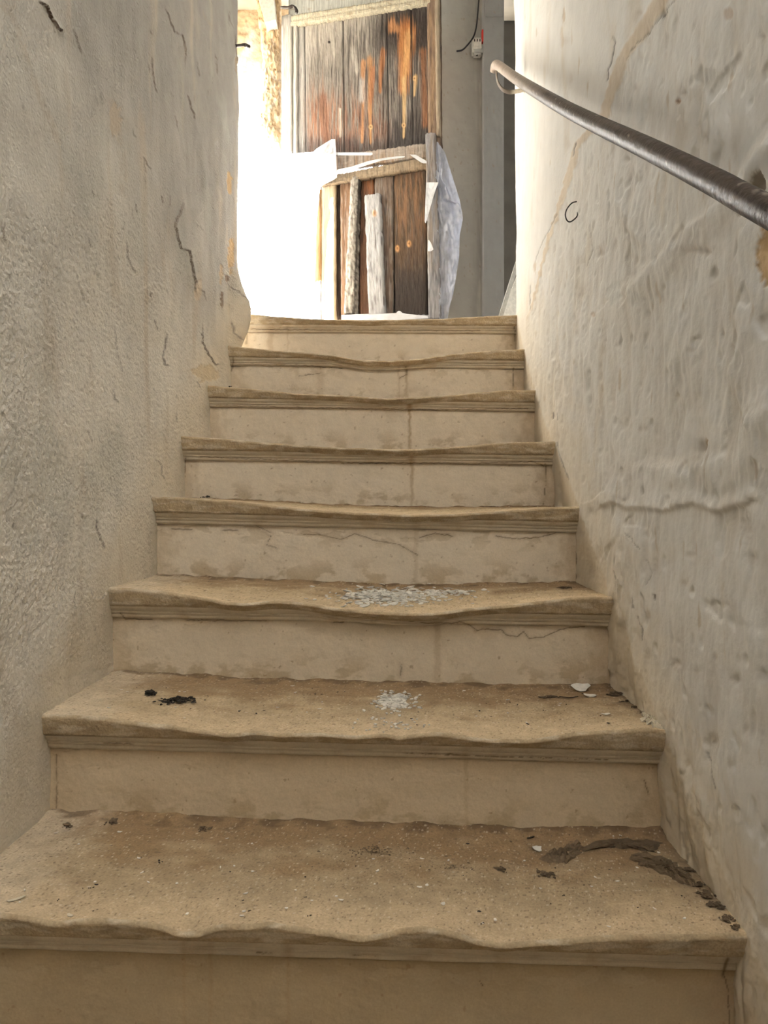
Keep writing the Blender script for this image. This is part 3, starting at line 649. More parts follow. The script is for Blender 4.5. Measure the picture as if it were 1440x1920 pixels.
# ------------------------------------------------------------------ loose debris
def flake(name, p, rx, ry, ang, mat, label, cat, group=None, tilt=0, seed=0, th=.0008, bend=.15):
    R = random.Random(seed * 13 + 5); m = 11; V = []
    c, s_ = math.cos(ang), math.sin(ang); ring = []
    for j in range(m):
        a = 6.283 * j / m; q = R.uniform(.72, 1.12); x = rx * q * math.cos(a); y = ry * q * math.sin(a)
        ring.append((x, y))
    ct = math.cos(tilt); st = math.sin(tilt)
    def tr(x, y, z): y2 = y * ct; z2 = z + y * st; return (p[0] + x * c - y2 * s_, p[1] + x * s_ + y2 * c, p[2] + z2)
    lift = ry * abs(st) + .0008
    for z0 in (th, 0):
        V.append(tr(0, 0, lift + z0))
        for x, y in ring: V.append(tr(x, y, lift + z0 + bend * (x * x / rx)))
    n = m + 1; Fc = [(0, 1 + j, 1 + (j + 1) % m) for j in range(m)] + [(n, n + 1 + (j + 1) % m, n + 1 + j) for j in range(m)]
    Fc += [(1 + j, n + 1 + j, n + 1 + (j + 1) % m, 1 + (j + 1) % m) for j in range(m)]
    return tag(link_mesh(name, V, Fc, mat, smooth=False), label, cat, group)
def clump_vf(p, r, n, seed, flat=.45, spread=1.0, sx=1.0, sy=1.0, cr=1.0):
    R = random.Random(seed); V = []; Fc = []
    for k in range(n):
        q = abs(R.gauss(0, .45)) * spread; a = R.uniform(0, 6.28); rr_ = cr * r * R.uniform(.14, .42) / max(1, n ** .1)
        cx = p[0] + r * q * math.cos(a) * sx; cy = p[1] + r * q * math.sin(a) * sy; cz = p[2] + rr_ * flat + R.uniform(0, r * .25) * max(0, 1 - q)
        bm = bmesh.new(); bmesh.ops.create_icosphere(bm, subdivisions=1, radius=1); b = len(V)
        ax = R.uniform(.6, 1.6); ay = R.uniform(.5, 1.2); an = R.uniform(0, 3.14)
        for v in bm.verts:
            q2 = R.uniform(.7, 1.25); x = v.co.x * ax * rr_ * q2; y = v.co.y * ay * rr_ * q2
            V.append((cx + x * math.cos(an) - y * math.sin(an), cy + x * math.sin(an) + y * math.cos(an), cz + v.co.z * rr_ * flat * q2))
        Fc += [tuple(v.index + b for v in f.verts) for f in bm.faces]; bm.free()
    return V, Fc
def clump(i, px, py, r, n, seed, label, cat='debris', mat=None, flat=.45, sx=1, sy=1, group=None, cr=1.0):
    p = on_tread(i, px, py); V, Fc = clump_vf(p, r, n, seed, flat, 1, sx, sy, cr)
    return tag(link_mesh('dirt_clump', V, Fc, mat or M_dark, smooth=False), label, cat, group)
clump(6, 281, 1304, .017, 26, 1, 'largest black crumbly clump, left part of the second full tread', flat=.7)
clump(6, 335, 1316, .030, 110, 2, 'wide scatter of black crumbs right of the black clump on second full tread', flat=.5, sx=1.5, sy=.9, cr=.6)
clump(6, 1028, 1308, .018, 40, 3, 'brown crumbly dirt pile left of the white paint chips on second tread', mat=M_dirt, flat=.3, sx=1.6)
clump(6, 1155, 1303, .018, 40, 4, 'brown dirt heap in the right back corner of second full tread', mat=M_dirt, flat=.3, sx=1.5, sy=.6)
clump(7, 1025, 1642, .013, 34, 5, 'small round brown dirt pile below the dark peeled crust on nearest tread', mat=M_dirt, flat=.4)
clump(7, 938, 1630, .012, 20, 6, 'faint brown dirt heap left of the round pile on nearest tread', mat=M_dirt, flat=.3)
clump(7, 300, 1618, .007, 6, 7, 'small grey black lump left of centre on nearest tread', flat=.6)
clump(7, 169, 1667, .004, 4, 8, 'small black lump near left wall on the nearest tread', flat=.6)
clump(7, 467, 1709, .0045, 6, 9, 'tiny brown crumb just behind the nearest wavy edge', mat=M_dirt)
clump(7, 380, 1556, .012, 20, 10, 'brown dirt lump against foot of the riser, left half of nearest tread', mat=M_dirt, flat=.4)
clump(7, 212, 1543, .013, 26, 11, 'loose brown heap against foot of the riser, left of the other lump', mat=M_dirt, flat=.5)
clump(7, 125, 1549, .011, 22, 12, 'crumbly dirt in the back left corner of nearest tread', mat=M_dirt, flat=.5)
clump(4, 388, 932, .014, 12, 13, 'dark lump lying against the fourth riser at its left', flat=.5)
clump(5, 270, 1085, .008, 8, 14, 'dark lump in back left corner of the tread with white paint patch', flat=.6)
clump(5, 1060, 1104, .016, 30, 15, 'dark crumbly dirt in back right corner of the tread with white paint patch', mat=M_dirt, flat=.3, sx=1.8, sy=.5)
clump(2, 431, 716, .010, 5, 16, 'dark chip standing in the left corner of the third step', flat=1.0)
R = random.Random(3)
for i, rng_x, rng_y, nw, nb, nm in [(7, (20, 1330), (1560, 1740), 46, 60, 'nearest full tread'), (6, (120, 1200), (1285, 1365), 26, 40, 'second full tread from the bottom')]:
    for k in range(nw + nb):
        for _ in range(12):
            px = R.uniform(*rng_x); py = R.uniform(*rng_y)
            p = on_tread(i, px, py)
            if STEP[i][0] + .02 < p[1] < yback(i) - .01 and abs((960 - py) * p[1] / F - p[2]) < .004 and LW_X[2] + .02 < p[0] < .43: break
        else: continue
        if k < nw:
            flake('paint_flake', p, R.uniform(.0014, .0042), R.uniform(.001, .0024), R.uniform(0, 3.1), M_flake, 'tiny white paint crumb loose on the ' + nm, 'paint flake', 'white paint crumbs on the ' + nm, seed=k)
        else:
            V, Fc = clump_vf(p, R.uniform(.002, .0055), 2, k, .5)
            tag(link_mesh('dirt_crumb', V, Fc, M_dark if R.random() < .6 else M_dirt, smooth=False), 'tiny dark crumb loose on the ' + nm, 'debris', 'dark crumbs on the ' + nm)
for k, (px, py, r_) in enumerate([(1290, 1632, .012), (1310, 1660, .012), (1325, 1680, .014), (1345, 1700, .014), (1362, 1722, .013), (1380, 1738, .010)]):
    clump(7, px, py, r_, 26, 100 + k, 'brown crumbs of the dirt line along foot of the right wall, nearest tread', mat=M_dirt, flat=.4, group='dirt line along the foot of the right wall')
for k, (px, py, r_) in enumerate([(1175, 1316, .010), (1192, 1327, .010), (1206, 1338, .008)]):
    clump(6, px, py, r_, 22, 120 + k, 'brown crumbs by foot of the right wall behind the pale plaster lump', mat=M_dirt, flat=.4, group='dirt along the wall on the second tread')
clump(7, 700, 1600, .04, 110, 130, 'faint wide spread of brown dust lumps in the middle back of nearest tread', mat=M_dirt, flat=.25, sx=3.2, sy=.9, cr=.22)
clump(7, 850, 1628, .02, 40, 131, 'brown dust lumps right of the middle on nearest tread, before the heaps', mat=M_dirt, flat=.3, sx=3, sy=.9, cr=.3)
clump(6, 590, 1302, .014, 26, 132, 'brown dust lumps left of white paint chips on second full tread', mat=M_dirt, flat=.3, sx=3, cr=.4)
flake('paint_flake', on_tread(6, 1088, 1296), .020, .012, .1, M_flake, 'larger leaf shaped white paint chip leaning at the right of second tread', 'paint flake', tilt=.5, seed=40)
flake('paint_flake', on_tread(6, 1108, 1306), .013, .006, -.3, M_flake, 'narrow white paint chip just in front of the larger leaf shaped chip', 'paint flake', tilt=.2, seed=41)
flake('paint_flake', on_tread(6, 1136, 1340), .008, .005, .2, M_flake, 'small white paint chip in front of the two leaf shaped chips', 'paint flake', seed=42)
flake('paint_flake', on_tread(7, 1007, 1595), .008, .007, .5, M_flake, 'squarish white paint chip near the dark crust at right of nearest tread', 'paint flake', tilt=.25, seed=43)
flake('paint_flake', on_tread(7, 831, 1697), .0035, .003, .5, M_flake, 'bright white bead of paint in middle of nearest tread', 'paint flake', tilt=.25, seed=44)
flake('plaster_splinter', on_tread(7, 30, 1688), .014, .003, .75, M_flake2, 'long pale splinter of plaster at far left of nearest tread', 'plaster fragment', seed=45)
flake('plaster_splinter', on_tread(7, 131, 1718), .007, .0028, -.6, M_flake2, 'short pale splinter of plaster on the worn lip at left of nearest tread', 'plaster fragment', seed=46)
flake('wood_splinter', on_tread(7, 995, 1572), .010, .002, .5, M_dark, 'thin black splinter beside the squarish white chip', 'debris', seed=47)
flake('wood_splinter', on_tread(6, 1068, 1309), .022, .0016, .05, M_dark, 'long thin black twig under the leaf shaped white chips', 'debris', seed=48)
# curled crust of dark paint at the right of the nearest tread
def crust(name, i, outline, h, mat, label, seed, curl=.004):
    q2 = []; R = random.Random(seed)
    for j in range(len(outline)):
        a, b = outline[j], outline[(j + 1) % len(outline)]
        for t in (0, .2, .4, .6, .8): q2.append((a[0] + (b[0] - a[0]) * t + R.uniform(-4, 4), a[1] + (b[1] - a[1]) * t + R.uniform(-2.2, 2.2)))
    base = [on_tread(i, *q) for q in q2]; c = np.mean(base, 0); V = []; Fc = []; m = len(base); rings = 9
    for r in range(rings):
        f = 1 - r / (rings - 1) * .98
        for j, b in enumerate(base):
            v = c + (b - c) * f; v = v.copy(); v[2] = b[2] * f + c[2] * (1 - f) + h * (1 - f) ** .7 + curl * float(pn(j * .9, r * .8, seed)) + (.001 if r else -.001); v = v + np.array([R.uniform(-1, 1), R.uniform(-1, 1), 0]) * .0015; v[2] += R.uniform(-.4, .9) * curl * min(1, r) * .6; V.append(v)
    for r in range(rings - 1):
        for j in range(m): Fc.append((r * m + j, r * m + (j + 1) % m, (r + 1) * m + (j + 1) % m, (r + 1) * m + j))
    Fc.append(tuple((rings - 1) * m + j for j in range(m)))
    return tag(link_mesh(name, V, Fc, mat, smooth=False), label, 'debris')
M_crust = mat_plain('grey_brown_crust', (.15, .105, .06), .9, .7, 60)
crust('dirt_crust', 7, [(1178, 1610), (1195, 1597), (1235, 1605), (1270, 1620), (1290, 1640), (1305, 1655), (1295, 1662), (1270, 1655), (1245, 1640), (1205, 1625)], .004, M_crust, 'dark ragged crust along the right wall on nearest tread', 3)
crust('dirt_crust', 7, [(1012, 1612), (1030, 1598), (1050, 1590), (1085, 1578), (1095, 1590), (1085, 1606), (1065, 1618), (1040, 1620)], .003, M_crust, 'crumpled brown crust right of the squarish white chip', 4)
crust('dirt_crust', 7, [(1085, 1596), (1120, 1590), (1180, 1590), (1230, 1598), (1240, 1580), (1180, 1572), (1110, 1578)], .003, M_dirt, 'band of brown dirt banked against the riser, right of crumpled crust', 5, .003)
# broken plaster edge at the right end of the second full tread
crust('plaster_fragment', 6, [(1200, 1340), (1212, 1334), (1225, 1350), (1240, 1355), (1250, 1366), (1240, 1370), (1220, 1362), (1206, 1352)], .007, M_flake2, 'pale broken plaster lump at the right end of second full tread', 6, .004)['category'] = 'plaster fragment'

# ------------------------------------------------------------------ handrail
railroot = thing('handrail', (.39, .78, .30), 'long dark brown metal tube handrail along the right wall', 'handrail')
rp = [(.39, -.75, -.69), (.39, .2, -.072), (.39, .781, .3055), (.39, .907, .389), (.39, 1.136, .537), (.389, 1.45, .737), (.389, 1.715, .909), (.388, 2.2, 1.233), (.388, 2.55, 1.474), (.388, 2.65, 1.541), (.388, 2.685, 1.556), (.388, 2.70, 1.548)]
sp = spline(rp, 40); V, Fc = tube_vf(sp, .0152, 28, rough=.008, seed=2)
V = np.array(V); C = np.broadcast_to(np.array([.028, .019, .014]), V.shape).copy()
nn = fbm(V[:, 1] / .02, V[:, 2] / .01 + V[:, 0] * 90, 3, 501); C = mix(C, (.06, .044, .034), ss(.1, .5, nn)); C = mix(C, (.30, .25, .21), ss(1.6, 2.5, V[:, 1])); C = mix(C, (.4, .36, .32), .5 * ss(.5, .6, fbm(V[:, 1] / .008, V[:, 2] / .006, 2, 503)))
link_mesh('rail_tube', V, Fc, M_metal, railroot, C)
bp = [P3(931, 132, 2.62), P3(931.5, 146, 2.62), P3(935, 158, 2.62), P3(943, 168, 2.615), P3(955, 172.5, 2.61), P3(970, 171, 2.605), P3(986, 167, 2.60)]
V, Fc = tube_vf(spline(bp, 8), .0065, 12, flat=(1.5, .45)); V = np.array(V); C = np.broadcast_to(np.array([.10, .08, .06]), V.shape).copy(); C = mix(C, (.6, .55, .45), ss(.425, .45, V[:, 0]))
link_mesh('bracket', V, Fc, M_metal, railroot, C)
V, Fc = tube_vf([P3(984, 167.5, 2.60), P3(989, 167, 2.595)], .013, 14); link_mesh('wall_plate', V, Fc, M_flake2, railroot)
bp2 = [(.39, .74, .262), (.395, .745, .235), (.41, .75, .215), (.435, .76, .21), (.462, .765, .212)]
V, Fc = tube_vf(spline(bp2, 6), .0065, 12, flat=(1.5, .45)); C = np.full((len(V), 3), .08); link_mesh('bracket', V, Fc, M_metal, railroot, C)

# wire hook in the wall
hp = [(1081, 378), (1072, 381), (1063, 392), (1060, 403), (1063, 413), (1069, 416), (1077, 411), (1082, 405), (1083, 398)]
pts = []
for k, (a, b) in enumerate(hp): pts.append(P3(a, b, 1.80 + .045 * (k / 8 if k > 4 else (8 - k) / 8) - .015))
pts.append(P3(1084, 392, 1.87))
V, Fc = tube_vf(spline(pts, 8), .0016, 8); tag(link_mesh('wire_hook', V, Fc, M_black), 'small open loop of black wire sticking out of the right wall below handrail', 'hook')
# iron latch on the left wall edge
lp = [P3(442, 86, 2.72), P3(452, 85, 2.74), P3(460, 84, 2.75), P3(468, 88, 2.75)]
lr = thing('iron_latch', tuple(P3(446, 90, 2.74)), 'short rusty iron latch pin sticking out from the edge of left wall', 'latch')
V, Fc = tube_vf(spline(lp, 6), .0055, 10); link_mesh('pin', V, Fc, M_iron, lr)
V, Fc = clump_vf(P3(465, 89, 2.75), .016, 4, 77, .9); link_mesh('pin_head', V, Fc, M_iron, lr)

# ------------------------------------------------------------------ old door
YR, YLf = 3.20, 3.38; A = P3(828, 300, YR); B = P3(525, 300, YLf)
dn = np.array([A[0] - B[0], A[1] - B[1]]); dn /= np.linalg.norm(dn); NRM = np.array([dn[1], -dn[0], 0])   # towards the viewer
def dpt(px, py, off=0):
    d = np.array([(px - 720) / F, 1, (960 - py) / F]); o = A[:2] + NRM[:2] * off
    Y = (o @ NRM[:2]) / (d[0] * NRM[0] + d[1] * NRM[1]); return d * Y
DT = thing('wooden_door', tuple(dpt(676, 610)), 'weathered old wooden plank door with torn plastic at the top of stairs', 'door')
def slab(name, tl, tr, br, bl, th, off, colf, mat=None, parent=DT, res=2.0, rag=1.0, relief=1.0, seed=0, label=None, solid=True, bow=0):
    wpx = max(abs(tr[0] - tl[0]), abs(br[0] - bl[0])); hpx = max(abs(bl[1] - tl[1]), abs(br[1] - tr[1]))
    nu = max(6, int(wpx / res)); nv = max(6, int(hpx / res))
    U, W = np.meshgrid(np.linspace(0, 1, nu), np.linspace(0, 1, nv), indexing='ij')
    TL, TR, BR, BL = [np.array(q, float) for q in (tl, tr, br, bl)]
    Q = (TL * ((1 - U) * (1 - W))[..., None] + TR * (U * (1 - W))[..., None] + BR * (U * W)[..., None] + BL * ((1 - U) * W)[..., None])
    Q[..., 1] += rag * 2.2 * fbm(Q[..., 0] / 4, U * 0 + seed, 3, 601) * (np.abs(W - .5) * 2) ** 6
    Q[..., 0] += rag * 1.0 * fbm(U * 0 + seed * 2.3, Q[..., 1] / 22, 3, 603) * (np.abs(U - .5) * 2) ** 3
    Pm = np.stack([dpt(a, b, 0) for a, b in Q.reshape(-1, 2)]).reshape(nu, nv, 3) if nu * nv < 400 else None
    d = np.stack([(Q[..., 0] - 720) / F, np.ones_like(U), (960 - Q[..., 1]) / F], -1)
    o = A[:2] + NRM[:2] * off; Yd = (o @ NRM[:2]) / (d[..., 0] * NRM[0] + d[..., 1] * NRM[1]); V = d * Yd[..., None]
    px, py = Q[..., 0], Q[..., 1]
    horiz = wpx > hpx
    gr = fbm(px / (30 if horiz else 2.0), py / (2.0 if horiz else 45), 3, 605 + seed)
    D = relief * (.0022 * gr + .001 * fbm(px / 6, py / 10, 3, 607 + seed)) - .006 * rag * ((np.abs(U - .5) * 2) ** 14) + bow * np.sin(U * np.pi)
    C, D2 = colf(px, py, U, W, gr); D = D + D2
    V = V + NRM * D[..., None]
    n, m = nu, nv
    ring = np.concatenate([np.arange(m), np.arange(1, n) * m + m - 1, (n - 1) * m + np.arange(m - 2, -1, -1), np.arange(n - 2, -1, -1) * m])
    flatV = V.reshape(-1, 3); Vb = flatV - NRM * th; N0 = n * m
    side = np.stack([ring[:-1], ring[1:], ring[1:] + N0, ring[:-1] + N0], 1)
    fs = np.concatenate([gfaces(n, m, False), gfaces(n, m, True, N0), side[:, ::-1]])
    ob = link_mesh(name, np.concatenate([flatV, Vb]), fs, mat or M_wood, parent, np.concatenate([C.reshape(-1, 3)] * 2))
    if label: ob['label'] = label
    return ob
def woodc(base, dark=(.09, .07, .055), red=None, redy=(0, 0), a=.6, grey=0, knots=(), seed=0, black=None):
    def f(px, py, U, W, gr):
        C = np.broadcast_to(np.array(base), U.shape + (3,)).copy()
        C *= (1 + .35 * gr)[..., None]
        C = mix(C, dark, a * ss(.12, .45, fbm(px / 2.3, py / 60, 3, 701 + seed)))
        C = mix(C, (.60, .58, .56), grey * ss(-.05, .35, fbm(px / 3, py / 50, 3, 703 + seed)))
        if red is not None: C = mix(C, red, .85 * ss(-.25, .25, fbm(px / 6, py / 70, 3, 705 + seed)) * ss(redy[0] - 25, redy[0] + 25, py) * ss(redy[1] + 25, redy[1] - 25, py))
        if black is not None: C = mix(C, (.035, .03, .028), .85 * ss(black[0] - 30, black[0] + 30, py + 25 * fbm(px / 5, py / 40, 2, 707)) * ss(black[1] + 20, black[1] - 20, py))
        D = 0 * U
        for kx, ky in knots:
            q = np.hypot((px - kx) / 4.5, (py - ky) / 7); C = mix(C, (.62, .34, .15), .8 * ss(1.2, .6, q)); C = mix(C, (.12, .06, .03), .8 * ss(.5, .2, q)); D += .003 * ss(1.2, .2, q)
        return C, D
    return f
def upper(px, py, U, W, gr):
    C = np.broadcast_to(np.array([.21, .19, .17]), U.shape + (3,)).copy() * (1 + .35 * gr)[..., None]
    st = fbm(px / 2.6, py / 70, 3, 711); st2 = fbm(px / 9, py / 90, 3, 713)
    C = mix(C, (.50, .46, .41), .75 * ss(150, 70, py + 40 * st2 + .35 * (px - 560)) )                 # paler at the top left
    C = mix(C, (.56, .54, .52), .8 * ss(585, 560, px + 6 * st2))
    redm = ss(120, 210, py + 60 * st2 - .25 * (px - 560)) * ss(560, 590, px) * ss(745, 720, px + 10 * st)
    C = mix(C, (.27, .115, .06), .75 * redm * ss(-.35, .15, st))
    C = mix(C, (.05, .042, .04), .75 * ss(.0, .4, st + .5 * ss(560, 760, px) - .25))
    # charred top right corner
    ch = ss(95, 40, np.hypot((px - 770) / 1.0, (py - 52) / .75) + 20 * st); C = mix(C, (.035, .027, .024), .9 * ch)
    C = mix(C, (.04, .034, .033), .8 * ss(728, 742, px) * ss(200, 245, py + 25 * st))
    C = mix(C, (.05, .045, .045), .7 * ss(245, 275, py + 30 * st))
    for x0, y0, x1, y1, w0, w1, col in [(762, 62, 757, 165, 15, 9, (.48, .20, .07)), (765, 70, 758, 150, 8, 5, (.62, .36, .16)), (758, 150, 757, 256, 4.5, 2.2, (.66, .46, .24)), (779, 145, 777, 178, 3.5, 2, (.66, .44, .22)),
                                        (681, 118, 679, 265, 4, 2, (.50, .25, .12)), (694, 115, 695, 265, 6, 2.4, (.52, .27, .12)), (718, 98, 712, 170, 5, 3, (.40, .17, .07)), (699, 130, 695, 190, 5, 4, (.36, .16, .08)),
                                        (605, 185, 612, 260, 7, 6, (.20, .10, .065)), (662, 95, 668, 130, 5, 5, (.45, .42, .38)), (638, 205, 638, 255, 2.2, 2, (.62, .58, .5)), (678, 155, 678, 185, 5, 5, (.45, .44, .43)),
                                        (735, 50, 745, 55, 9, 5, (.45, .22, .1)), (793, 100, 797, 230, 6, 6, (.26, .12, .06))]:
        t = np.clip(((px - x0) * (x1 - x0) + (py - y0) * (y1 - y0)) / ((x1 - x0) ** 2 + (y1 - y0) ** 2 + 1e-6), 0, 1)
        d = np.hypot(px - x0 - t * (x1 - x0), (py - y0 - t * (y1 - y0)) * .6); wd = w0 + (w1 - w0) * t
        C = mix(C, np.array(col) * .85, .85 * ss(1.5, .4, d / wd + .9 * st + .5 * gr))
    for kx, ky in [(695, 238), (757, 235), (777, 147)]:
        q = np.hypot((px - kx) / 4, (py - ky) / 5); C = mix(C, (.6, .4, .2), .9 * ss(1.2, .7, q)); C = mix(C, (.1, .05, .03), .8 * ss(.5, .2, q))
    C = mix(C, (.03, .02, .02), ss(1.2, .5, np.hypot(px - 617, py - 79) / 3))
    D = 0 * U
    for g in (572, 597, 644.5, 655, 719, 727, 773, 783):      # board joints
        gx = g + (py - 150) * .012; q = np.abs(px - gx); dk = 1.0 if g in (572, 644.5, 727, 773) else .5
        C = mix(C, (.03, .025, .022), .85 * dk * ss(1.6, .6, q)); D -= .004 * dk * ss(2.2, .6, q)
    return C, D
slab('upper_panel', (545, 46), (806, 4), (806, 292), (545, 310), .02, .0, upper, res=1.2, rag=.3, relief=1.3)
pale = lambda s: woodc((.60, .57, .53), (.35, .32, .29), a=.4, seed=s)
slab('stile', (527, 30), (547, 26), (547, 330), (528, 335), .04, .022, pale(1), seed=1, label='pale grey left stile')
slab('bead', (549, 40), (557, 38), (557, 300), (549, 300), .02, .016, pale(2), seed=2)
slab('stile', (800, -20), (824, -24), (829, 600), (806, 600), .035, .018, woodc((.19, .135, .10), (.05, .035, .03), red=(.28, .19, .12), redy=(0, 250), a=.8, seed=3), seed=3, label='dark brown right stile')
slab('bead', (814, -20), (823, -22), (826, 255), (818, 255), .012, .028, woodc((.34, .28, .21), (.14, .1, .07), a=.6, seed=14), seed=14)
slab('top_rail', (541, 30), (806, -12), (806, 4), (541, 48), .04, .024, lambda px, py, U, W, gr: (mix(np.broadcast_to(np.array([.66, .61, .48]), U.shape + (3,)).copy() * (1 + .2 * gr)[..., None], (.4, .3, .18), .6 * ss(.1, .4, fbm(px / 14, py / 6, 3, 721))), -.004 * ss(2, .5, np.abs(py - (39 - (px - 541) * .165)))), seed=4, label='cream painted top rail')
slab('transom_panel', (540, -40), (812, -60), (812, -12), (540, 30), .03, .0, lambda px, py, U, W, gr: (mix(np.broadcast_to(np.array([.66, .67, .63]), U.shape + (3,)).copy(), (.42, .33, .22), .6 * ss(.2, .45, fbm(px / 18, py / 9, 4, 723))), 0 * U), seed=5, relief=.3, label='whitewashed panel above door')
slab('cross_rail', (560, 302), (800, 268), (800, 294), (560, 326), .03, .022, woodc((.36, .31, .27), (.08, .06, .05), red=(.34, .22, .14), redy=(290, 330), a=.7, seed=6), seed=6, rag=1.6)
slab('cross_rail', (598, 334), (800, 294), (800, 313), (600, 347), .03, .03, woodc((.30, .235, .165), (.1, .07, .05), a=.6, seed=7), seed=7, rag=1.2)
# boards of the lower half
slab('plank', (602, 343), (629, 338), (629, 600), (602, 600), .02, .004, woodc((.72, .60, .42), (.5, .38, .24), a=.3, seed=8), seed=8)
slab('plank', (592, 356), (601, 354), (601, 525), (588, 527), .012, .012, woodc((.48, .30, .15), (.25, .14, .07), a=.5, seed=9), seed=9, rag=2)
slab('plank', (637, 337), (664, 333), (662, 600), (639, 600), .02, .002, woodc((.20, .12, .075), (.07, .045, .03), a=.6, seed=10, grey=.2), seed=10)
slab('plank', (675, 331), (701, 326), (701, 600), (672, 600), .02, -.006, woodc((.17, .095, .06), (.04, .03, .025), a=.6, red=(.32, .13, .06), redy=(320, 362), seed=11), seed=11)
slab('plank', (702, 323), (737, 317), (737, 600), (704, 600), .02, .004, woodc((.15, .11, .085), (.04, .03, .025), a=.7, grey=.2, seed=12), seed=12)
slab('plank', (738.5, 316), (799, 307), (802, 600), (740, 600), .02, .002, woodc((.085, .056, .036), (.06, .045, .04), a=.7, knots=[(745, 466), (767, 457)], red=(.20, .115, .065), redy=(310, 440), black=(505, 640), grey=.06, seed=13), seed=13)
slab('plank', (600, 338), (803, 310), (803, 604), (600, 604), .01, -.03, woodc((.07, .05, .04), (.03, .02, .02), seed=19), seed=19, res=6, label='dark backing board behind the planks')
slab('bark_slab', (656, 334), (674, 329), (669, 588), (643, 588), .018, .024, lambda px, py, U, W, gr: (mix(mix(np.broadcast_to(np.array([.40, .37, .33]), U.shape + (3,)).copy(), (.14, .12, .10), .8 * ss(-.1, .35, fbm(px / 3.2, py / 9, 4, 731))), (.02, .015, .01), .9 * ss(3, 1, np.abs(px - (672 - (py - 380) * .036)) + 2 * fbm(px / 4, py / 8, 3, 733))), .007 * fbm(px / 5, py / 14, 4, 735)), seed=15, rag=2.2, relief=2, label='rough grey slab of bark', bow=.008)
slab('loose_plank', (682, 366), (713, 362), (722, 588), (690, 590), .016, .030, woodc((.48, .48, .49), (.10, .08, .08), a=.9, grey=.15, knots=[(702, 400)], seed=16), seed=16, rag=2.0, label='pale silver grey loose plank')
slab('post', (797, 250), (816, 248), (828, 597), (803, 597), .03, .042, woodc((.24, .235, .25), (.05, .045, .05), a=.8, grey=.2, red=(.24, .20, .17), redy=(250, 500), seed=17), seed=17, rag=1.2, label='weathered grey upright strip nailed at right')
slab('sill_board', (640, 592), (826, 590), (826, 598), (640, 600), .03, .03, woodc((.40, .40, .42), (.12, .1, .1), a=.6, seed=18), seed=18)
# torn plastic: real crumpled sheets pinned to the door
def sheet(name, outline, off, mat, seed, label=None, amp=.012, res=4):
    from mathutils.geometry import tessellate_polygon
    O = np.array(outline, float); x0, y0 = O.min(0); x1, y1 = O.max(0)
    nx = int((x1 - x0) / res) + 2; ny = int((y1 - y0) / res) + 2
    gx = np.linspace(x0, x1, nx); gy = np.linspace(y0, y1, ny)
    def inside(x, y):
        c = False; j = len(O) - 1
        for i in range(len(O)):
            if (O[i, 1] > y) != (O[j, 1] > y) and x < (O[j, 0] - O[i, 0]) * (y - O[i, 1]) / (O[j, 1] - O[i, 1]) + O[i, 0]: c = not c
            j = i
        return c
    # rows clipped to the outline so that the edge stays clean
    V = []; n = 26; rows = []
    for y in gy[1:-1]:
        xs_ = []
        for i in range(len(O)):
            a, b = O[i], O[(i + 1) % len(O)]
            if (a[1] > y) != (b[1] > y): xs_.append(a[0] + (b[0] - a[0]) * (y - a[1]) / (b[1] - a[1]))
        if len(xs_) < 2: continue
        l, r = min(xs_), max(xs_); rows.append((y, l, r))
    for y, l, r in rows:
        for t in np.linspace(0, 1, n):
            x = l + (r - l) * t; d = off + amp * (float(fbm(np.array(x / 14), np.array(y / 34), 3, 801 + seed)) + .5 * float(fbm(np.array(x / 5), np.array(y / 9), 2, 803 + seed)))
            V.append(dpt(x, y, max(d, off * .3)))
    V = np.array(V); m = len(rows); Vb = V - NRM * .0008
    ob = link_mesh(name, np.concatenate([V, Vb]), np.concatenate([gfaces(m, n, False), gfaces(m, n, True, m * n)]), mat, DT)
    if label: ob['label'] = label
    return ob
sheet('plastic_sheet', [(532, 296), (548, 285), (562, 297), (572, 299), (600, 274), (628, 257), (630, 286), (632, 334), (600, 350), (595, 400), (590, 470), (586, 604), (520, 604), (522, 380), (528, 330)], .055, M_white_plastic, 1, 'sunlit torn white plastic over the left of door')
sheet('plastic_strip', [(628, 284), (660, 286), (698, 284), (699, 291), (660, 293), (630, 291)], .05, M_white_plastic, 2, 'white plastic strip on the cross rail', .003, 2)
sheet('plastic_strip', [(632, 318), (660, 312), (690, 302), (720, 296), (760, 291), (758, 295), (715, 301), (690, 309), (655, 320), (640, 326), (632, 328)], .055, M_white_plastic, 3, 'thin ragged plastic strip below the cross rail', .003, 2)
sheet('plastic_strip', [(768, 290), (776, 288), (800, 302), (800, 308), (790, 305)], .055, M_white_plastic, 4, 'folded bit of plastic by the right post', .004, 2)
sheet('plastic_strip', [(799, 340), (822, 341), (812, 370), (801, 410), (798, 420), (796, 415)], .062, M_white_plastic, 5, 'torn plastic tongue hanging on the post', .004, 2)
sheet('plastic_strip', [(803, 448), (808, 455), (813, 468), (804, 473), (802, 470)], .062, M_white_plastic, 6, 'small torn plastic scrap on the post', .004, 2)
sheet('plastic_strip', [(640, 590), (700, 588), (740, 590), (748, 581), (756, 588), (800, 592), (806, 596), (750, 600), (640, 602)], .05, M_white_plastic, 7, 'plastic strip along the foot of door', .003, 2)
sheet('plastic_sheet', [(819, 262), (826, 275), (829, 330), (838, 352), (845, 372), (852, 400), (860, 380), (866, 395), (868, 410), (862, 440), (861, 480), (855, 520), (850, 550), (843, 575), (838, 606), (824, 606), (821, 500), (816, 340)], .035, M_plastic, 8, 'crumpled translucent plastic at right of door', .02)
sheet('plastic_sheet', [(822, 268), (834, 285), (848, 330), (862, 375), (866, 396), (850, 410), (828, 400), (820, 340)], .02, M_plastic, 9, 'upper fold of the translucent plastic', .01)
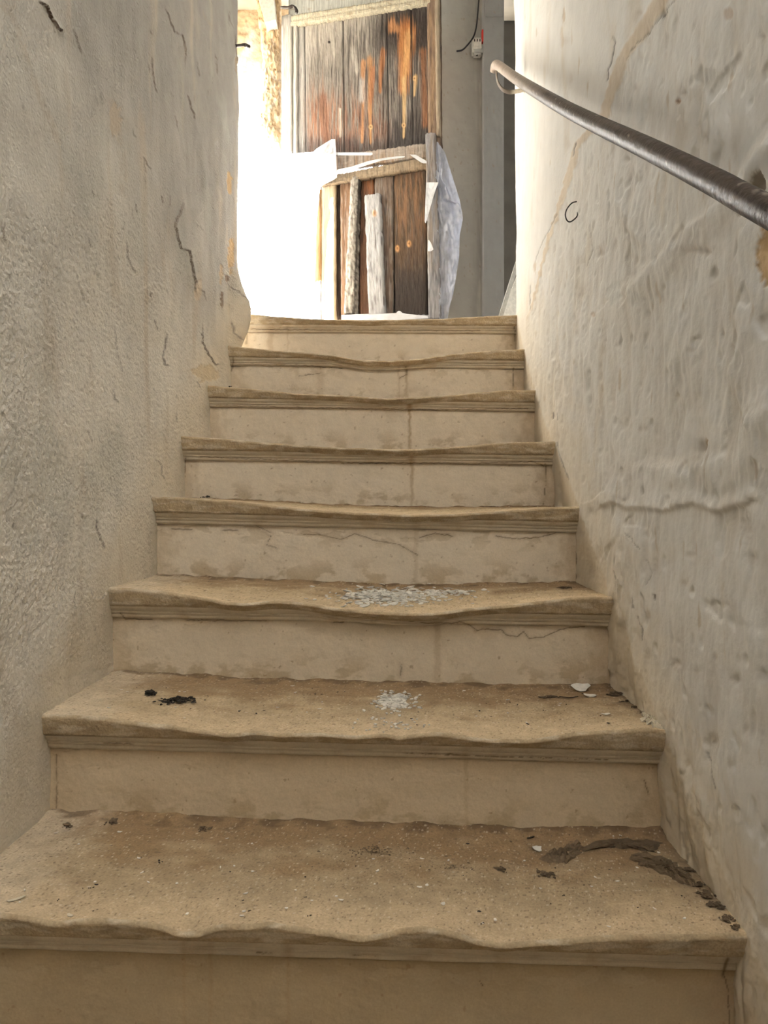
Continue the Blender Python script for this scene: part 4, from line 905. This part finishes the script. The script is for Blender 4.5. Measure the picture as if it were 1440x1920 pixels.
# white beam end and rag above the rubble
v0 = [P3(478, -30, 3.30), P3(510, -30, 3.30), P3(517, 36, 3.30), P3(497, 42, 3.30)]
V = v0 + [v + np.array([0, .12, 0]) for v in v0]
tag(link_mesh('roof_beam', V, [(0, 3, 2, 1), (4, 5, 6, 7), (0, 1, 5, 4), (1, 2, 6, 5), (2, 3, 7, 6), (3, 0, 4, 7)], M_flake, smooth=False), 'whitewashed slanting beam end above the rubble, left of the door', 'beam')
pts = [P3(527, 14, 3.2), P3(541, 14, 3.19), P3(550, 12, 3.19), P3(556, 20, 3.18), P3(555, 25, 3.18)]
V, Fc = tube_vf(spline(pts, 6), .006, 8, rough=.3); tag(link_mesh('hinge_pin', V, Fc, M_iron), 'small dark iron hook at the top left corner of the door', 'hook')

# ------------------------------------------------------------------ wiring on the grey wall
pts = [P3(899, -15, 3.32), P3(896, 20, 3.31), P3(893, 50, 3.31), P3(887, 70, 3.31), P3(875, 86, 3.30), P3(866, 94, 3.30), P3(856, 96, 3.30)]
V, Fc = tube_vf(spline(pts, 8), .0034, 10); tag(link_mesh('cable', V, Fc, M_black), 'loose black cable hanging down over the grey wall', 'cable')
JB = thing('junction_box', tuple(P3(896, 100, 3.33)), 'small grey electrical connector box on the grey wall beside the black cable', 'electrical box')
def jb(px0, px1, py0, py1, Y, d): a = P3(px0, py1, Y); b = P3(px1, py0, Y); return (a[0], b[0], Y, Y + d, a[2], b[2])
box('body', jb(886, 906, 68, 100, 3.315, .045), M_box, JB, .008)
box('cover', jb(888, 903, 72, 90, 3.31, .01), M_flake, JB, .002)
box('red_tab', jb(903.5, 907, 55, 78, 3.305, .02), M_red, JB, .001)
for k in range(3): box('terminal', jb(889 + k * 5, 891 + k * 5, 73, 77, 3.307, .006), M_iron, JB)
V, Fc = tube_vf([P3(894, 96, 3.33), P3(895, 104, 3.33)], .006, 10); link_mesh('gland', V, Fc, M_dark, JB)

# ------------------------------------------------------------------ board leaning in the corner
LB = thing('leaning_board', tuple(P3(955, 600, 3.0)), 'white board with grey edge leaning in the right corner behind the top step', 'board')
def prism(name, q, Y, d, mat):
    v0 = [P3(a, b, Y) for a, b in q]; n = len(v0); V = v0 + [v + np.array([0, d, 0]) for v in v0]
    link_mesh(name, V, [tuple(range(n))[::-1], tuple(range(n, 2 * n))] + [(j, (j + 1) % n, n + (j + 1) % n, n + j) for j in range(n)], mat, LB, smooth=False)
prism('edge_strip', [(931, 606), (968, 488), (974, 496), (960, 538), (944, 590), (940, 606)], 2.98, .02, M_box)
prism('panel', [(940, 606), (944, 588), (958, 545), (975, 500), (985, 500), (985, 606)], 3.0, .012, M_flake)
